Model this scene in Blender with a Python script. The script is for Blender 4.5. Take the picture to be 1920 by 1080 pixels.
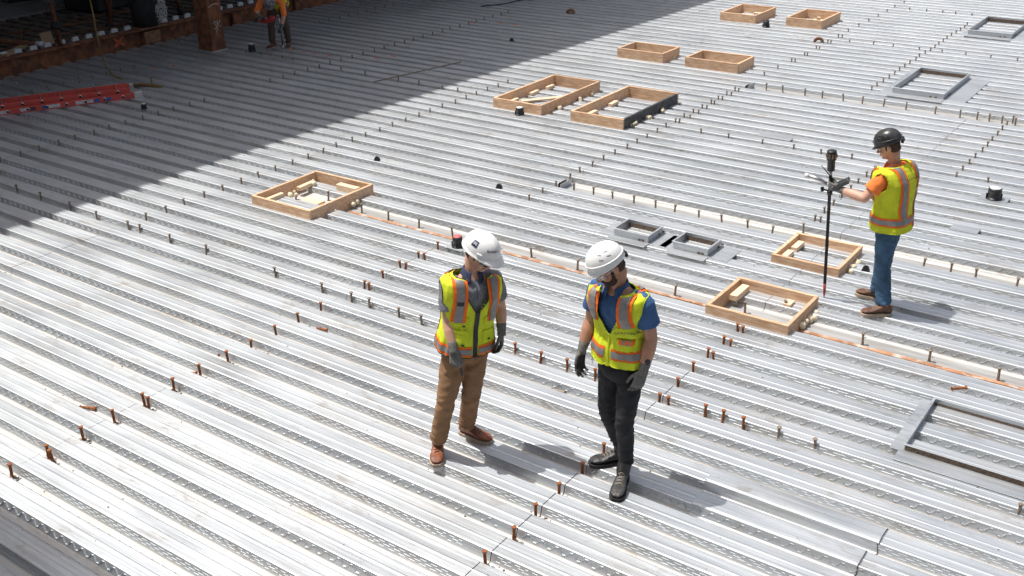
import bpy, bmesh, math, random
from mathutils import Vector, Matrix, noise, Euler
R = math.radians
random.seed(7)
for o in list(bpy.data.objects): bpy.data.objects.remove(o)
scn = bpy.context.scene
col = scn.collection
# ------------------------------------------------------------------ camera
cam_d = bpy.data.cameras.new('camera'); cam = bpy.data.objects.new('camera', cam_d); col.objects.link(cam)
PIT, YAW, ROLL, CAMH = 0.439684, -0.62598, -0.0213395, 4.7188
cam_d.sensor_width = 36.0; cam_d.lens = 1992.16 / 1920 * 36; cam_d.clip_end = 500; cam_d.clip_start = .05
_fw = Vector((math.sin(YAW)*math.cos(PIT), math.cos(YAW)*math.cos(PIT), -math.sin(PIT)))
_rt = Vector((math.cos(YAW), -math.sin(YAW), 0)); _up = _rt.cross(_fw)
_c, _s = math.cos(ROLL), math.sin(ROLL)
_r2 = _c*_rt + _s*_up; _u2 = -_s*_rt + _c*_up
cam.matrix_world = Matrix(((_r2.x, _u2.x, -_fw.x, 0), (_r2.y, _u2.y, -_fw.y, 0), (_r2.z, _u2.z, -_fw.z, CAMH), (0, 0, 0, 1)))
scn.camera = cam
# ------------------------------------------------------------------ light
SUN_EL, SUN_AZ = R(69), math.atan2(-.30, -.954)      # direction towards the sun: from the -x side
sdir = Vector((math.cos(SUN_AZ)*math.cos(SUN_EL), math.sin(SUN_AZ)*math.cos(SUN_EL), math.sin(SUN_EL)))
w = bpy.data.worlds.new('World'); scn.world = w; w.use_nodes = True
nt = w.node_tree; bg = nt.nodes['Background']; sky = nt.nodes.new('ShaderNodeTexSky')
sky.sky_type = 'NISHITA'; sky.sun_disc = False; sky.sun_elevation = SUN_EL
sky.sun_rotation = math.atan2(sdir.x, sdir.y); sky.air_density = 1.0; sky.dust_density = 5.0; sky.ozone_density = .6
hs = nt.nodes.new('ShaderNodeHueSaturation'); hs.inputs['Saturation'].default_value = .62
nt.links.new(sky.outputs[0], hs.inputs['Color']); nt.links.new(hs.outputs[0], bg.inputs[0]); bg.inputs[1].default_value = 0.12
sl = bpy.data.lights.new('sun', 'SUN'); sl.energy = 4.2; sl.angle = R(.53); sl.color = (1, .965, .91)
so = bpy.data.objects.new('sun', sl); col.objects.link(so); so.rotation_euler = sdir.to_track_quat('Z', 'Y').to_euler(); so.location = sdir*60
scn.view_settings.view_transform = 'Standard'; scn.view_settings.look = 'None'
scn.view_settings.exposure = 0.20; scn.view_settings.gamma = 1; scn.view_settings.use_curve_mapping = False
# ------------------------------------------------------------------ helpers
def tag(o, label=None, cat=None, group=None, kind=None):
    if label: o['label'] = label
    if cat: o['category'] = cat
    if group: o['group'] = group
    if kind: o['kind'] = kind
    return o
def empty(name, loc=(0, 0, 0), rz=0):
    o = bpy.data.objects.new(name, None); col.objects.link(o); o.location = loc; o.rotation_euler = (0, 0, rz)
    o.empty_display_size = .1
    return o
def link(name, me, mat=None, parent=None, loc=None, rot=None):
    o = bpy.data.objects.new(name, me); col.objects.link(o)
    if mat is not None:
        ms = mat if isinstance(mat, (list, tuple)) else [mat]
        if not me.materials:
            for m in ms: me.materials.append(m)
    if parent: o.parent = parent
    if loc is not None: o.location = loc
    if rot is not None: o.rotation_euler = rot
    return o
def smooth(me, on=True):
    me.polygons.foreach_set('use_smooth', [on]*len(me.polygons)); me.update(); return me
def mesh_of(bm, name='m', sm=False):
    me = bpy.data.meshes.new(name); bm.normal_update(); bm.to_mesh(me); bm.free()
    if sm: smooth(me)
    return me
def from_py(v, f, name='m', sm=False):
    me = bpy.data.meshes.new(name); me.from_pydata([tuple(p) for p in v], [], f); me.update()
    if sm: smooth(me)
    return me
def copy_tree(o, parent=None):
    c = o.copy(); col.objects.link(c)
    if parent: c.parent = parent
    for ch in list(o.children): copy_tree(ch, c)
    return c
def bm_box(bm, lo, hi, bev=0, mat=None):
    lo, hi = Vector(lo), Vector(hi); r = bmesh.ops.create_cube(bm, size=1)
    vs = r['verts']; s = hi-lo; c = (hi+lo)/2
    for v in vs: v.co = Vector((v.co.x*s.x, v.co.y*s.y, v.co.z*s.z)) + c
    if mat is not None:
        for v in vs: v.co = mat @ v.co
    if bev:
        es = {e for v in vs for e in v.link_edges}
        bmesh.ops.bevel(bm, geom=list(es), offset=bev, segments=1, affect='EDGES')
def box(name, lo, hi, mat, parent=None, bev=0.002):
    bm = bmesh.new(); bm_box(bm, lo, hi, bev); return link(name, mesh_of(bm, name), mat, parent)
def frame_for(t):
    t = t.normalized(); a = Vector((0, 0, 1)) if abs(t.z) < .9 else Vector((1, 0, 0))
    x = a.cross(t).normalized(); return x, t.cross(x)
def bm_tube(bm, pts, rad, seg=8, cap=True):
    pts = [Vector(p) for p in pts]; n = len(pts)
    rad = [rad]*n if not isinstance(rad, (list, tuple)) else rad
    rings = []; x = None
    for i, p in enumerate(pts):
        t = (pts[min(i+1, n-1)] - pts[max(i-1, 0)]).normalized()
        if x is None: x, y = frame_for(t)
        else:
            x = (x - t*x.dot(t)).normalized(); y = t.cross(x)
        rings.append([bm.verts.new(p + (x*math.cos(a) + y*math.sin(a))*rad[i]) for a in [2*math.pi*k/seg for k in range(seg)]])
    for a, b in zip(rings, rings[1:]):
        for k in range(seg): bm.faces.new((a[k], a[(k+1) % seg], b[(k+1) % seg], b[k]))
    if cap: bm.faces.new(rings[0][::-1]); bm.faces.new(rings[-1])
def tube(name, pts, rad, mat, parent=None, seg=8, sm=True):
    bm = bmesh.new(); bm_tube(bm, pts, rad, seg); return link(name, mesh_of(bm, name, sm), mat, parent)
def bm_ball(bm, c, r, seg=14, mat=None):
    res = bmesh.ops.create_uvsphere(bm, u_segments=seg, v_segments=max(6, seg*2//3), radius=1)
    r = Vector((r, r, r)) if not isinstance(r, (tuple, list, Vector)) else Vector(r)
    for v in res['verts']:
        q = Vector((v.co.x*r.x, v.co.y*r.y, v.co.z*r.z))
        if mat is not None: q = mat @ q
        v.co = q + Vector(c)
def bm_capsule(bm, a, b, ra, rb, seg=12):
    a, b = Vector(a), Vector(b); bm_ball(bm, a, ra, seg); bm_ball(bm, b, rb, seg); bm_tube(bm, [a, b], [ra, rb], seg)
def bm_chain(bm, pts, rad, seg=12):
    for i in range(len(pts)-1): bm_capsule(bm, pts[i], pts[i+1], rad[i], rad[i+1], seg)
def remesh(bm, vox, it=3, fac=.5, name='m'):
    me = mesh_of(bm, 'tmp'); o = bpy.data.objects.new('tmp', me); col.objects.link(o)
    m = o.modifiers.new('r', 'REMESH'); m.mode = 'VOXEL'; m.voxel_size = vox; m.adaptivity = 0
    if it:
        s = o.modifiers.new('s', 'SMOOTH'); s.factor = fac; s.iterations = it
    dg = bpy.context.evaluated_depsgraph_get(); out = bpy.data.meshes.new_from_object(o.evaluated_get(dg))
    bpy.data.objects.remove(o); bpy.data.meshes.remove(me); out.name = name; return smooth(out)
def crspline(P, n):
    P = [Vector(p) for p in P]; Q = [P[0]*2-P[1]] + P + [P[-1]*2-P[-2]]; out = []
    for i in range(1, len(Q)-2):
        for k in range(n):
            t = k/n; a, b, c, d = Q[i-1], Q[i], Q[i+1], Q[i+2]
            out.append(.5*((2*b) + (c-a)*t + (2*a-5*b+4*c-d)*t*t + (3*b-a-3*c+d)*t**3))
    return out + [P[-1]]
def text_mesh(body, size):
    cu = bpy.data.curves.new('t', 'FONT'); cu.body = body; cu.size = size; cu.align_x = 'CENTER'; cu.align_y = 'CENTER'; cu.offset = size*.012
    o = bpy.data.objects.new('t', cu); col.objects.link(o); dg = bpy.context.evaluated_depsgraph_get()
    me = bpy.data.meshes.new_from_object(o.evaluated_get(dg)); bpy.data.objects.remove(o); return me
# ------------------------------------------------------------------ materials
def mat(name, base, rough=.6, metal=0., var=.12, scale=8., bump=0., bscale=60., col2=None, spec=.5, stretch=None, alpha=None, trans=0, coord='Object', thr=(.4, .62), dirt=None, orand=0):
    m = bpy.data.materials.new(name); m.use_nodes = True; n = m.node_tree.nodes; l = m.node_tree.links; b = n['Principled BSDF']
    tc = n.new('ShaderNodeTexCoord'); mp = n.new('ShaderNodeMapping'); l.new(tc.outputs[coord], mp.inputs[0])
    if stretch: mp.inputs['Scale'].default_value = stretch
    nz = n.new('ShaderNodeTexNoise'); nz.inputs['Scale'].default_value = scale; nz.inputs['Detail'].default_value = 5; l.new(mp.outputs[0], nz.inputs['Vector'])
    rp = n.new('ShaderNodeValToRGB'); l.new(nz.outputs['Fac'], rp.inputs[0])
    c2 = col2 or tuple(c*(1-var*1.6) for c in base); c1 = base if col2 else tuple(min(1, c*(1+var)) for c in base)
    rp.color_ramp.elements[0].position = thr[0] if col2 else .3; rp.color_ramp.elements[1].position = thr[1] if col2 else .7
    rp.color_ramp.elements[0].color = (*c2, 1); rp.color_ramp.elements[1].color = (*c1, 1)
    out = rp.outputs[0]
    if dirt:
        n2 = n.new('ShaderNodeTexNoise'); n2.inputs['Scale'].default_value = dirt[1]; n2.inputs['Detail'].default_value = 7; n2.inputs['Roughness'].default_value = .65; l.new(mp.outputs[0], n2.inputs['Vector'])
        r2 = n.new('ShaderNodeMapRange'); r2.inputs[1].default_value = dirt[2]; r2.inputs[2].default_value = dirt[2]+.15; l.new(n2.outputs['Fac'], r2.inputs[0])
        mx = n.new('ShaderNodeMix'); mx.data_type = 'RGBA'; mx.inputs[7].default_value = (*dirt[0], 1); l.new(r2.outputs[0], mx.inputs[0]); l.new(out, mx.inputs[6]); out = mx.outputs[2]
    if orand:
        oi = n.new('ShaderNodeObjectInfo'); hv = n.new('ShaderNodeHueSaturation'); mr = n.new('ShaderNodeMapRange'); mr.inputs[3].default_value = 1-orand; mr.inputs[4].default_value = 1+orand*.5
        l.new(oi.outputs['Random'], mr.inputs[0]); l.new(mr.outputs[0], hv.inputs['Value']); l.new(out, hv.inputs['Color']); out = hv.outputs[0]
    l.new(out, b.inputs['Base Color'])
    b.inputs['Roughness'].default_value = rough; b.inputs['Metallic'].default_value = metal; b.inputs['Specular IOR Level'].default_value = spec
    if trans: b.inputs['Transmission Weight'].default_value = trans; b.inputs['IOR'].default_value = 1.45
    if alpha is not None: b.inputs['Alpha'].default_value = alpha
    if bump:
        nb = n.new('ShaderNodeTexNoise'); nb.inputs['Scale'].default_value = bscale; nb.inputs['Detail'].default_value = 4; l.new(mp.outputs[0], nb.inputs['Vector'])
        bp = n.new('ShaderNodeBump'); bp.inputs['Strength'].default_value = bump; bp.inputs['Distance'].default_value = .01; l.new(nb.outputs['Fac'], bp.inputs['Height']); l.new(bp.outputs[0], b.inputs['Normal'])
    return m
def deck_material(name, dust=True, tone=1.0):
    m = bpy.data.materials.new(name); m.use_nodes = True; n = m.node_tree.nodes; l = m.node_tree.links; b = n['Principled BSDF']
    def N(t, **k):
        x = n.new(t)
        for a, v in k.items(): setattr(x, a, v)
        return x
    geo = N('ShaderNodeNewGeometry'); tc = N('ShaderNodeTexCoord'); oi = N('ShaderNodeObjectInfo'); sep = N('ShaderNodeSeparateXYZ'); l.new(tc.outputs['Object'], sep.inputs[0])
    def noise_(scale, sx, det=5, src=geo.outputs['Position'], rough=.5):
        mp = N('ShaderNodeMapping'); mp.inputs['Scale'].default_value = sx; l.new(src, mp.inputs[0])
        z = N('ShaderNodeTexNoise'); z.inputs['Scale'].default_value = scale; z.inputs['Detail'].default_value = det; z.inputs['Roughness'].default_value = rough; l.new(mp.outputs[0], z.inputs['Vector']); return z.outputs['Fac']
    def mrange(v, a, b_, c, d):
        r = N('ShaderNodeMapRange'); r.inputs[1].default_value = a; r.inputs[2].default_value = b_; r.inputs[3].default_value = c; r.inputs[4].default_value = d; l.new(v, r.inputs[0]); return r.outputs[0]
    def mul(a, b_):
        x = N('ShaderNodeMath', operation='MULTIPLY')
        for i, v in enumerate((a, b_)):
            if isinstance(v, float): x.inputs[i].default_value = v
            else: l.new(v, x.inputs[i])
        return x.outputs[0]
    def mix(f, a, c):
        x = N('ShaderNodeMix', data_type='RGBA'); 
        if isinstance(f, float): x.inputs[0].default_value = f
        else: l.new(f, x.inputs[0])
        for i, v in ((6, a), (7, c)):
            if isinstance(v, tuple): x.inputs[i].default_value = (*v, 1)
            else: l.new(v, x.inputs[i])
        return x.outputs[2]
    streak = noise_(9, (.12, 6, 6)); blotch = noise_(2.2, (.5, 1.5, 1), 6); spang = N('ShaderNodeTexVoronoi'); spang.inputs['Scale'].default_value = 55; l.new(geo.outputs['Position'], spang.inputs['Vector'])
    t = tone
    c0 = mix(mrange(streak, .35, .65, 0, 1), (.50*t, .525*t, .548*t), (.66*t, .68*t, .70*t))
    c1 = mix(mul(spang.outputs['Color'], .16), c0, (.42*t, .45*t, .475*t))
    c2 = mix(mrange(oi.outputs['Random'], 0, 1, 0, .22), c1, (.45*t, .485*t, .52*t))
    rough = mrange(blotch, .3, .7, .46, .60)
    metal = .87
    if dust:
        low = mrange(sep.outputs['Z'], .004, .022, 1, 0)
        dn = noise_(5, (.5, 3, 3), 7, rough=.65); dust_f = mul(low, mrange(dn, .30, .55, .25, .9))
        c3 = mix(dust_f, c2, (.54, .52, .49))
        rn = noise_(.9, (.35, 2.2, 1), 6, rough=.6); rf = mul(low, mrange(rn, .60, .72, 0, .75)); fine = noise_(70, (1, 1, 1), 3)
        c4 = mix(mul(rf, mrange(fine, .4, .6, .2, 1)), c3, (.42, .25, .13))
        rn2 = noise_(.6, (.5, 3, 1), 6, rough=.6); rf2 = mul(mrange(rn2, .66, .74, 0, .35), mrange(fine, .35, .6, .1, 1))
        c5 = mix(rf2, c4, (.50, .30, .17))
        sp = noise_(26, (1, 1, 1), 2); c6 = mix(mrange(sp, .73, .76, 0, .7), c5, (.16, .15, .14))
        sm = noise_(1.7, (.8, 1.6, 1), 8, rough=.68); c6 = mix(mul(mrange(sm, .50, .68, 0, .5), mrange(fine, .3, .6, .4, 1)), c6, (.46, .435, .40))
        ft = noise_(6.5, (.7, 1.3, 1), 4, rough=.55); c6 = mix(mul(mrange(ft, .60, .66, 0, .45), mrange(sm, .40, .6, .0, 1)), c6, (.34, .30, .26))
        sc = noise_(38, (.06, 1.6, 1), 2); c6 = mix(mrange(sc, .70, .74, 0, .55), c6, (.80, .80, .80))
        l.new(c6, b.inputs['Base Color'])
        x = N('ShaderNodeMath', operation='SUBTRACT'); x.inputs[0].default_value = metal; l.new(mul(dust_f, .62), x.inputs[1]); l.new(x.outputs[0], b.inputs['Metallic'])
        y = N('ShaderNodeMath', operation='ADD'); l.new(rough, y.inputs[0]); l.new(mul(dust_f, .30), y.inputs[1]); l.new(y.outputs[0], b.inputs['Roughness'])
    else:
        l.new(c2, b.inputs['Base Color']); b.inputs['Metallic'].default_value = metal; l.new(rough, b.inputs['Roughness'])
    bn = noise_(3.0, (.25, 4, 1), 3); fb = noise_(160, (.1, 1, 1), 2)
    bp = N('ShaderNodeBump'); bp.inputs['Strength'].default_value = .35; bp.inputs['Distance'].default_value = .012; l.new(bn, bp.inputs['Height'])
    bp2 = N('ShaderNodeBump'); bp2.inputs['Strength'].default_value = .12; bp2.inputs['Distance'].default_value = .002; l.new(fb, bp2.inputs['Height']); l.new(bp.outputs[0], bp2.inputs['Normal']); l.new(bp2.outputs[0], b.inputs['Normal'])
    return m
M = {}
M['deck'] = deck_material('galvanized_deck'); M['galv'] = deck_material('galvanized_plain', False, .92)
M['rust'] = mat('rust', (.27, .105, .046), .85, .1, scale=7, col2=(.125, .05, .026), bump=.4, bscale=90, dirt=((.36, .18, .09), 5, .58))
M['rust_bright'] = mat('rust_bright', (.36, .13, .038), .8, .1, scale=30, col2=(.20, .062, .02), bump=.35, bscale=160)
M['rust_orange'] = mat('rust_orange', (.47, .235, .125), .85, 0, scale=5, col2=(.30, .135, .065), bump=.2, dirt=((.58, .52, .46), 6, .49))
M['stud'] = mat('stud_steel', (.34, .29, .24), .6, .4, scale=40, col2=(.20, .145, .10), bump=.2)
M['wood'] = mat('pine_board', (.80, .545, .355), .7, 0, scale=3, col2=(.60, .365, .215), stretch=(2, 14, 14), bump=.2, dirt=((.34, .19, .10), 4, .62), orand=.2)
M['wood2'] = mat('pine_block', (.76, .58, .40), .75, 0, scale=6, var=.1, stretch=(3, 10, 10), bump=.15)
M['ply'] = mat('plywood', (.36, .24, .14), .8, 0, scale=5, var=.15)
M['blackboard'] = mat('black_coated_board', (.045, .047, .05), .7, 0, scale=12, col2=(.09, .09, .09), bump=.2)
M['foam'] = mat('cream_foam', (.72, .62, .45), .8, 0, var=.1, bump=.5, bscale=80)
M['black'] = mat('black_plastic', (.018, .018, .02), .45, 0, var=.2)
M['blackmatte'] = mat('black_matte', (.02, .02, .021), .85, 0, var=.3, bump=.3)
M['white'] = mat('white_plastic', (.78, .78, .77), .4, 0, var=.04)
M['pink'] = mat('red_pink_cap', (.62, .16, .17), .5)
M['conc'] = mat('concrete', (.26, .255, .25), .9, 0, scale=2.5, col2=(.18, .18, .178), bump=.3, bscale=30)
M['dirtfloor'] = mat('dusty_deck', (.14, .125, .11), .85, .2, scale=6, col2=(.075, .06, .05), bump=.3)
M['ladder'] = mat('red_fibreglass', (.62, .085, .065), .5, 0, scale=5, var=.12, dirt=((.33, .16, .14), 6, .6))
M['alu'] = mat('aluminium', (.62, .61, .58), .35, .9, var=.1)
M['blue'] = mat('blue_label', (.02, .12, .38), .5); M['paper'] = mat('label_paper', (.62, .6, .57), .6, 0, scale=60, col2=(.30, .29, .28), thr=(.38, .5))
M['orangepaint'] = mat('orange_spray', (.75, .14, .06), .8, 0, scale=30, var=.2)
M['whitepaint'] = mat('white_chalk', (.7, .68, .65), .9)
M['yellow_rope'] = mat('brown_cable', (.20, .125, .04), .7, 0, var=.2)
M['cable'] = mat('grey_cable', (.06, .06, .065), .6); M['whitewire'] = mat('white_wire', (.6, .59, .57), .6)
M['plate'] = mat('rusty_plate', (.30, .15, .075), .8, .1, scale=12, col2=(.16, .08, .045), bump=.3)
M['debris'] = mat('crumbs', (.25, .21, .18), .9, 0, scale=90, col2=(.09, .075, .065))
M['stain'] = mat('weld_stain', (.20, .145, .105), .9, 0, scale=60, col2=(.10, .07, .05))
M['yellowstrip'] = mat('pale_wood_strip', (.70, .50, .26), .8)
# ------------------------------------------------------------------ metal deck
PITCH = .3048; PH = .66; TOP = .076; SHW = 3*PITCH
def valley(n): return PITCH*(n+PH)
def rib_profile(kind):
    if kind is None: return [(0, 0), (.07, .0), (.075, .003), (.08, 0), (.2248, 0), (.2298, .003), (.2348, 0)]
    w0, w1 = .038, .061
    P = [(0, 0), (w0-.006, 0), (w0-.001, .0025), (w0+.002, .007), (w1-.0025, .068), (w1+.001, .0735), (w1+.008, TOP), (w1+.040, TOP-.0008), (PITCH/2-.014, TOP-.0008), (PITCH/2-.005, TOP+.0012)]
    return P + [(PITCH-y, z) for y, z in reversed(P) if y > 0]
def emb(bm, x0, t0, x1, t1, hw, pt, pb, side):
    # raised bar on a web: from (x0,t0) to (x1,t1) in (along, up-the-web) coordinates; pt/pb = height at its upper / lower edge
    a = Vector((0, .040, .007)); b = Vector((0, .0585, .068)); up = (b-a); L = up.length; up /= L; nn = Vector((0, -up.z, up.y))
    if side: a.y = PITCH-a.y; up.y = -up.y; nn.y = -nn.y
    d = Vector((x1-x0, t1-t0)).normalized(); p = Vector((-d.y, d.x))
    if p.y < 0: p = -p
    def P(x, t, h): return a + Vector((x, 0, 0)) + up*(t*1.0) + nn*h
    e = .004
    q = [(x0, t0), (x1, t1)]
    lo = [P(x-p.x*hw, t-p.y*hw, -.001) for x, t in q]; hi = [P(x+p.x*hw, t+p.y*hw, -.001) for x, t in q]
    lo2 = [P(x-p.x*hw*.6+(e if i == 0 else -e)*d.x, t-p.y*hw*.6, pb) for i, (x, t) in enumerate(q)]; hi2 = [P(x+p.x*hw*.6+(e if i == 0 else -e)*d.x, t+p.y*hw*.6, pt) for i, (x, t) in enumerate(q)]
    v = [bm.verts.new(c) for c in lo+hi+lo2+hi2]
    fs = [(4, 5, 7, 6), (0, 1, 5, 4), (6, 7, 3, 2), (0, 4, 6, 2), (5, 1, 3, 7)]
    flip = (d.x > 0) ^ bool(side)
    for f in fs: bm.faces.new([v[i] for i in (f if flip else f[::-1])])
WEB = .0665
def sheet_mesh(length, kinds, gap=.003):
    bm = bmesh.new(); prof = []
    for k, kd in enumerate(kinds): prof += [(y+k*PITCH, z) for y, z in rib_profile(kd)]
    prof += [(3*PITCH-.013, 0), (3*PITCH-.011, .005), (3*PITCH-.0015, .005)]; prof[0] = (.0015, 0)
    nx = 2
    xs = [gap/2 + (length-gap)*i/nx for i in range(nx+1)]
    rows = [[bm.verts.new((x, y, z)) for y, z in prof] for x in xs]
    for a, b in zip(rows, rows[1:]):
        for i in range(len(prof)-1): bm.faces.new((a[i], b[i], b[i+1], a[i+1]))
    for k, kd in enumerate(kinds):
        if kd is None: continue
        b0 = len(bm.verts); bm.verts.ensure_lookup_table()
        for side in (0, 1):
            if kd == 'Z':
                p = .118; n = int((length-.1)/p)
                for i in range(n):
                    x = .05+i*p
                    emb(bm, x, .022, x+.030, .052, .005, .0075, .001, side); emb(bm, x+.030, .053, x+.055, .053, .0044, .0075, .001, side)
                    emb(bm, x+.055, .052, x+.085, .022, .005, .0075, .001, side); emb(bm, x+.087, .018, x+.115, .018, .0044, .0075, .001, side)
            elif kd == 'D':
                p = .092; n = int((length-.1)/p)
                for r_ in range(3):
                    for i in range(n):
                        x = .04+i*p+(r_ % 2)*.046; emb(bm, x, .016+r_*.017, x+.06, .016+r_*.017, .0036, .0020, .0010, side)
            elif kd in 'ds':
                p = .15; n = int((length-.15)/p)
                for r_ in range(2):
                    for i in range(n):
                        x = .04+i*p+(r_ % 2)*.075; emb(bm, x, .022+r_*.022, x+.10, .022+r_*.022, .0055, .0024, .0010, side)
            else:
                p = .14; n = int((length-.15)/p)
                for i in range(n):
                    x = .05+i*p
                    for dx, t, ln in ((0, .050, .05), (.03, .037, .055), (.06, .024, .06), (.085, .050, .03), (-.01, .015, .04)):
                        emb(bm, x+dx, t, x+dx+ln, t, .0036, .0020, .0010, side)
        bm.verts.ensure_lookup_table()
        for v in bm.verts[b0:]: v.co.y += k*PITCH
    me = mesh_of(bm, 'deck_sheet'); return me
XB = [-18.95, -14.36, -10.69, -7.12, -3.49, .14, 3.77]
floor = empty('floor'); tag(floor, kind='structure')
cache = {}
rs = random.Random(3)
def sheet(L, kinds):
    k = (round(L, 3), kinds)
    if k not in cache: cache[k] = sheet_mesh(L, kinds); cache[k].materials.append(M['deck'])
    return cache[k]
KINDS = ('Z', 'D', 'S')
def add_sheet(x, L, j, kinds):
    o = link('deck_sheet', sheet(L, kinds), None, floor, (x+rs.uniform(-.0025, .0025), valley(3*j), rs.uniform(-.0015, .0015)), (rs.uniform(-.0006, .0006), rs.uniform(-.0004, .0004), rs.uniform(-.0005, .0005)))
for j in range(0, 33):
    for c in range(6):
        x, L = XB[c], XB[c+1]-XB[c]; kd = list(KINDS) if j < 7 else ['Z', 'd', 'Z'] if j % 2 else ['Z', 's', 'd']
        if j == 9:      # rib left out where the deck lands on the beam under the second stud row
            if c == 2: add_sheet(x, .59, j, tuple(kd)); kd[1] = None; add_sheet(x+.59, L-.59, j, tuple(kd)); continue
            if c > 2: kd[1] = None
        if j == 11 and c > 2: kd[2] = None
        if j == 18 and c > 2: kd[0] = None
        add_sheet(x, L, j, tuple(kd))
# beams below the deck seams and flanges seen in the open valleys
def hbeam(name, x0, x1, y0, y1, z, parent=None):
    bm = bmesh.new(); bm_box(bm, (x0, y0, z-.018), (x1, y1, z))
    if x1-x0 < y1-y0: xm = (x0+x1)/2; bm_box(bm, (xm-.007, y0, z-.5), (xm+.007, y1, z-.0182))
    else: ym = (y0+y1)/2; bm_box(bm, (x0, ym-.007, z-.5), (x1, ym+.007, z-.0182))
    return link(name, mesh_of(bm, name), M['rust'], parent)
for i, x in enumerate(XB[1:-1]):
    tag(hbeam('floor_beam', x-.11, x+.11, .2, 29.5, -.006), kind='structure')
slabu = box('lower_floor', (-60, -30, -4.6), (40, 70, -4.4), M['conc']); tag(slabu, kind='structure')
for n_, (y0, y1, xs) in enumerate(((28.80, 29.04, -10.09), (35.92, 36.12, -7.1), (55.0, 55.25, -7.1))):
    pass
# painted / rusted flange strips in the open valleys
def strip(name, x0, x1, y0, y1, z, m, wob=.006, par=None):
    bm = bmesh.new(); n = int((x1-x0)/.06); vs = []
    for i in range(n+1):
        x = x0+(x1-x0)*i/n
        vs.append((bm.verts.new((x, y0+wob*noise.noise((x*3, y0, 1)), z)), bm.verts.new((x, y1+wob*noise.noise((x*4, y1, 5)), z)), bm.verts.new((x, y0+wob*noise.noise((x*3, y0, 1)), z-.004)), bm.verts.new((x, y1+wob*noise.noise((x*4, y1, 5)), z-.004))))
    for a, b in zip(vs, vs[1:]):
        bm.faces.new((a[0], b[0], b[1], a[1])); bm.faces.new((a[2], b[2], b[0], a[0])); bm.faces.new((a[1], b[1], b[3], a[3]))
    return link(name, mesh_of(bm, name), m, par)
M['flange'] = mat('dusty_flange', (.42, .42, .415), .7, .4, scale=4, col2=(.31, .30, .285), stretch=(.4, 4, 1), dirt=((.40, .28, .18), 7, .72))
for (yc, xs, ww, rw) in ((8.887, -8.93, .13, .045), (10.93, -7.05, .13, .022), (16.83, -7.05, .17, .010)):
    strip('flange_strip', xs, 3.7, yc-.03, yc+ww, .0065, M['flange'], par=floor)
    strip('rust_strip', xs, 3.7, yc-.03-rw, yc-.026, .010, M['rust_orange'], .012, par=floor)
# ------------------------------------------------------------------ people
def fabric(name, c, rough=.85, var=.12, scale=14, bump=.25, bs=320):
    return mat(name, c, rough, 0, var=var, scale=scale, bump=bump, bscale=bs, spec=.25, dirt=(tuple(x*.62+.02 for x in c), 7, .60))
M['skinA'] = mat('skin_light', (.60, .34, .245), .5, 0, var=.07, scale=18, bump=.08, bscale=200)
M['skinB'] = mat('skin_tan', (.46, .235, .150), .5, 0, var=.08, scale=18, bump=.08, bscale=200)
M['hivis'] = fabric('hi_vis_yellow', (.66, .76, .035), .75, .06)
M['hivisold'] = fabric('hi_vis_yellow_worn', (.60, .66, .03), .78, .10)
M['orange'] = fabric('hi_vis_orange', (.95, .175, .022), .75, .06)
M['orangetee'] = fabric('orange_tee', (.90, .23, .055), .85, .08)
M['silver'] = mat('reflective_tape', (.25, .245, .238), .55, .2, var=.12, scale=20, bump=.15, bscale=120)
M['greyshirt'] = fabric('grey_polo', (.22, .225, .25), .85, .15, 60); M['bluecollar'] = fabric('navy_collar', (.05, .06, .11))
M['blueshirt'] = fabric('blue_polo', (.055, .125, .28)); M['brownpant'] = fabric('brown_canvas', (.29, .165, .088), .85, .10)
M['blackpant'] = fabric('black_canvas', (.028, .028, .033), .8, .15); M['jeans'] = fabric('blue_denim', (.055, .115, .20), .85, .25, 9)
M['greypant'] = fabric('taupe_canvas', (.10, .075, .06), .85, .12)
M['glove'] = fabric('grey_knit_glove', (.17, .165, .155), .9, .15, 60); M['glovepalm'] = mat('glove_coating', (.035, .034, .034), .6, 0, var=.3, scale=40, bump=.4, bscale=150)
M['leather'] = mat('tan_leather', (.27, .085, .035), .5, 0, scale=12, col2=(.16, .05, .022), bump=.2, bscale=90)
M['leather2'] = mat('brown_leather', (.17, .072, .038), .6, 0, scale=12, col2=(.09, .042, .025), bump=.25, bscale=90)
M['leatherb'] = mat('black_leather', (.022, .022, .023), .5, 0, scale=10, col2=(.05, .048, .045), bump=.25, bscale=80)
M['sole'] = mat('pale_sole', (.42, .33, .25), .8, 0, var=.15); M['soleb'] = mat('dark_sole', (.02, .02, .02), .8)
M['hatw'] = mat('white_hat_shell', (.80, .80, .79), .28, 0, var=.02, scale=5, spec=.5); M['hatb'] = mat('black_hat_shell', (.018, .018, .02), .3, 0, scale=14, col2=(.05, .05, .05))
M['hatg'] = mat('grey_stickered_hat', (.22, .22, .23), .4, 0, scale=30, col2=(.05, .05, .06), thr=(.45, .5))
M['hair'] = mat('brown_hair', (.065, .032, .018), .7, 0, var=.3, scale=60, bump=.5, bscale=250); M['beard'] = mat('dark_beard', (.05, .026, .016), .8, 0, var=.3, scale=90, bump=.5, bscale=300)
M['navy'] = mat('navy_sticker', (.012, .028, .075), .4); M['lens'] = mat('dark_lens', (.015, .018, .016), .12, 0, spec=.8)
M['clear'] = mat('clear_lens', (.9, .9, .88), .05, 0, var=0, alpha=.28); M['text'] = mat('black_print', (.015, .015, .015), .6)
M['lip'] = mat('lips', (.42, .17, .13), .5); M['redtool'] = mat('red_tool_shell', (.36, .02, .02), .4); M['silverm'] = mat('silver_metal', (.6, .6, .6), .3, .9)
M['flagred'] = mat('flag_red', (.5, .04, .05), .5); M['watchface'] = mat('watch_face', (.05, .07, .10), .2)
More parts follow.
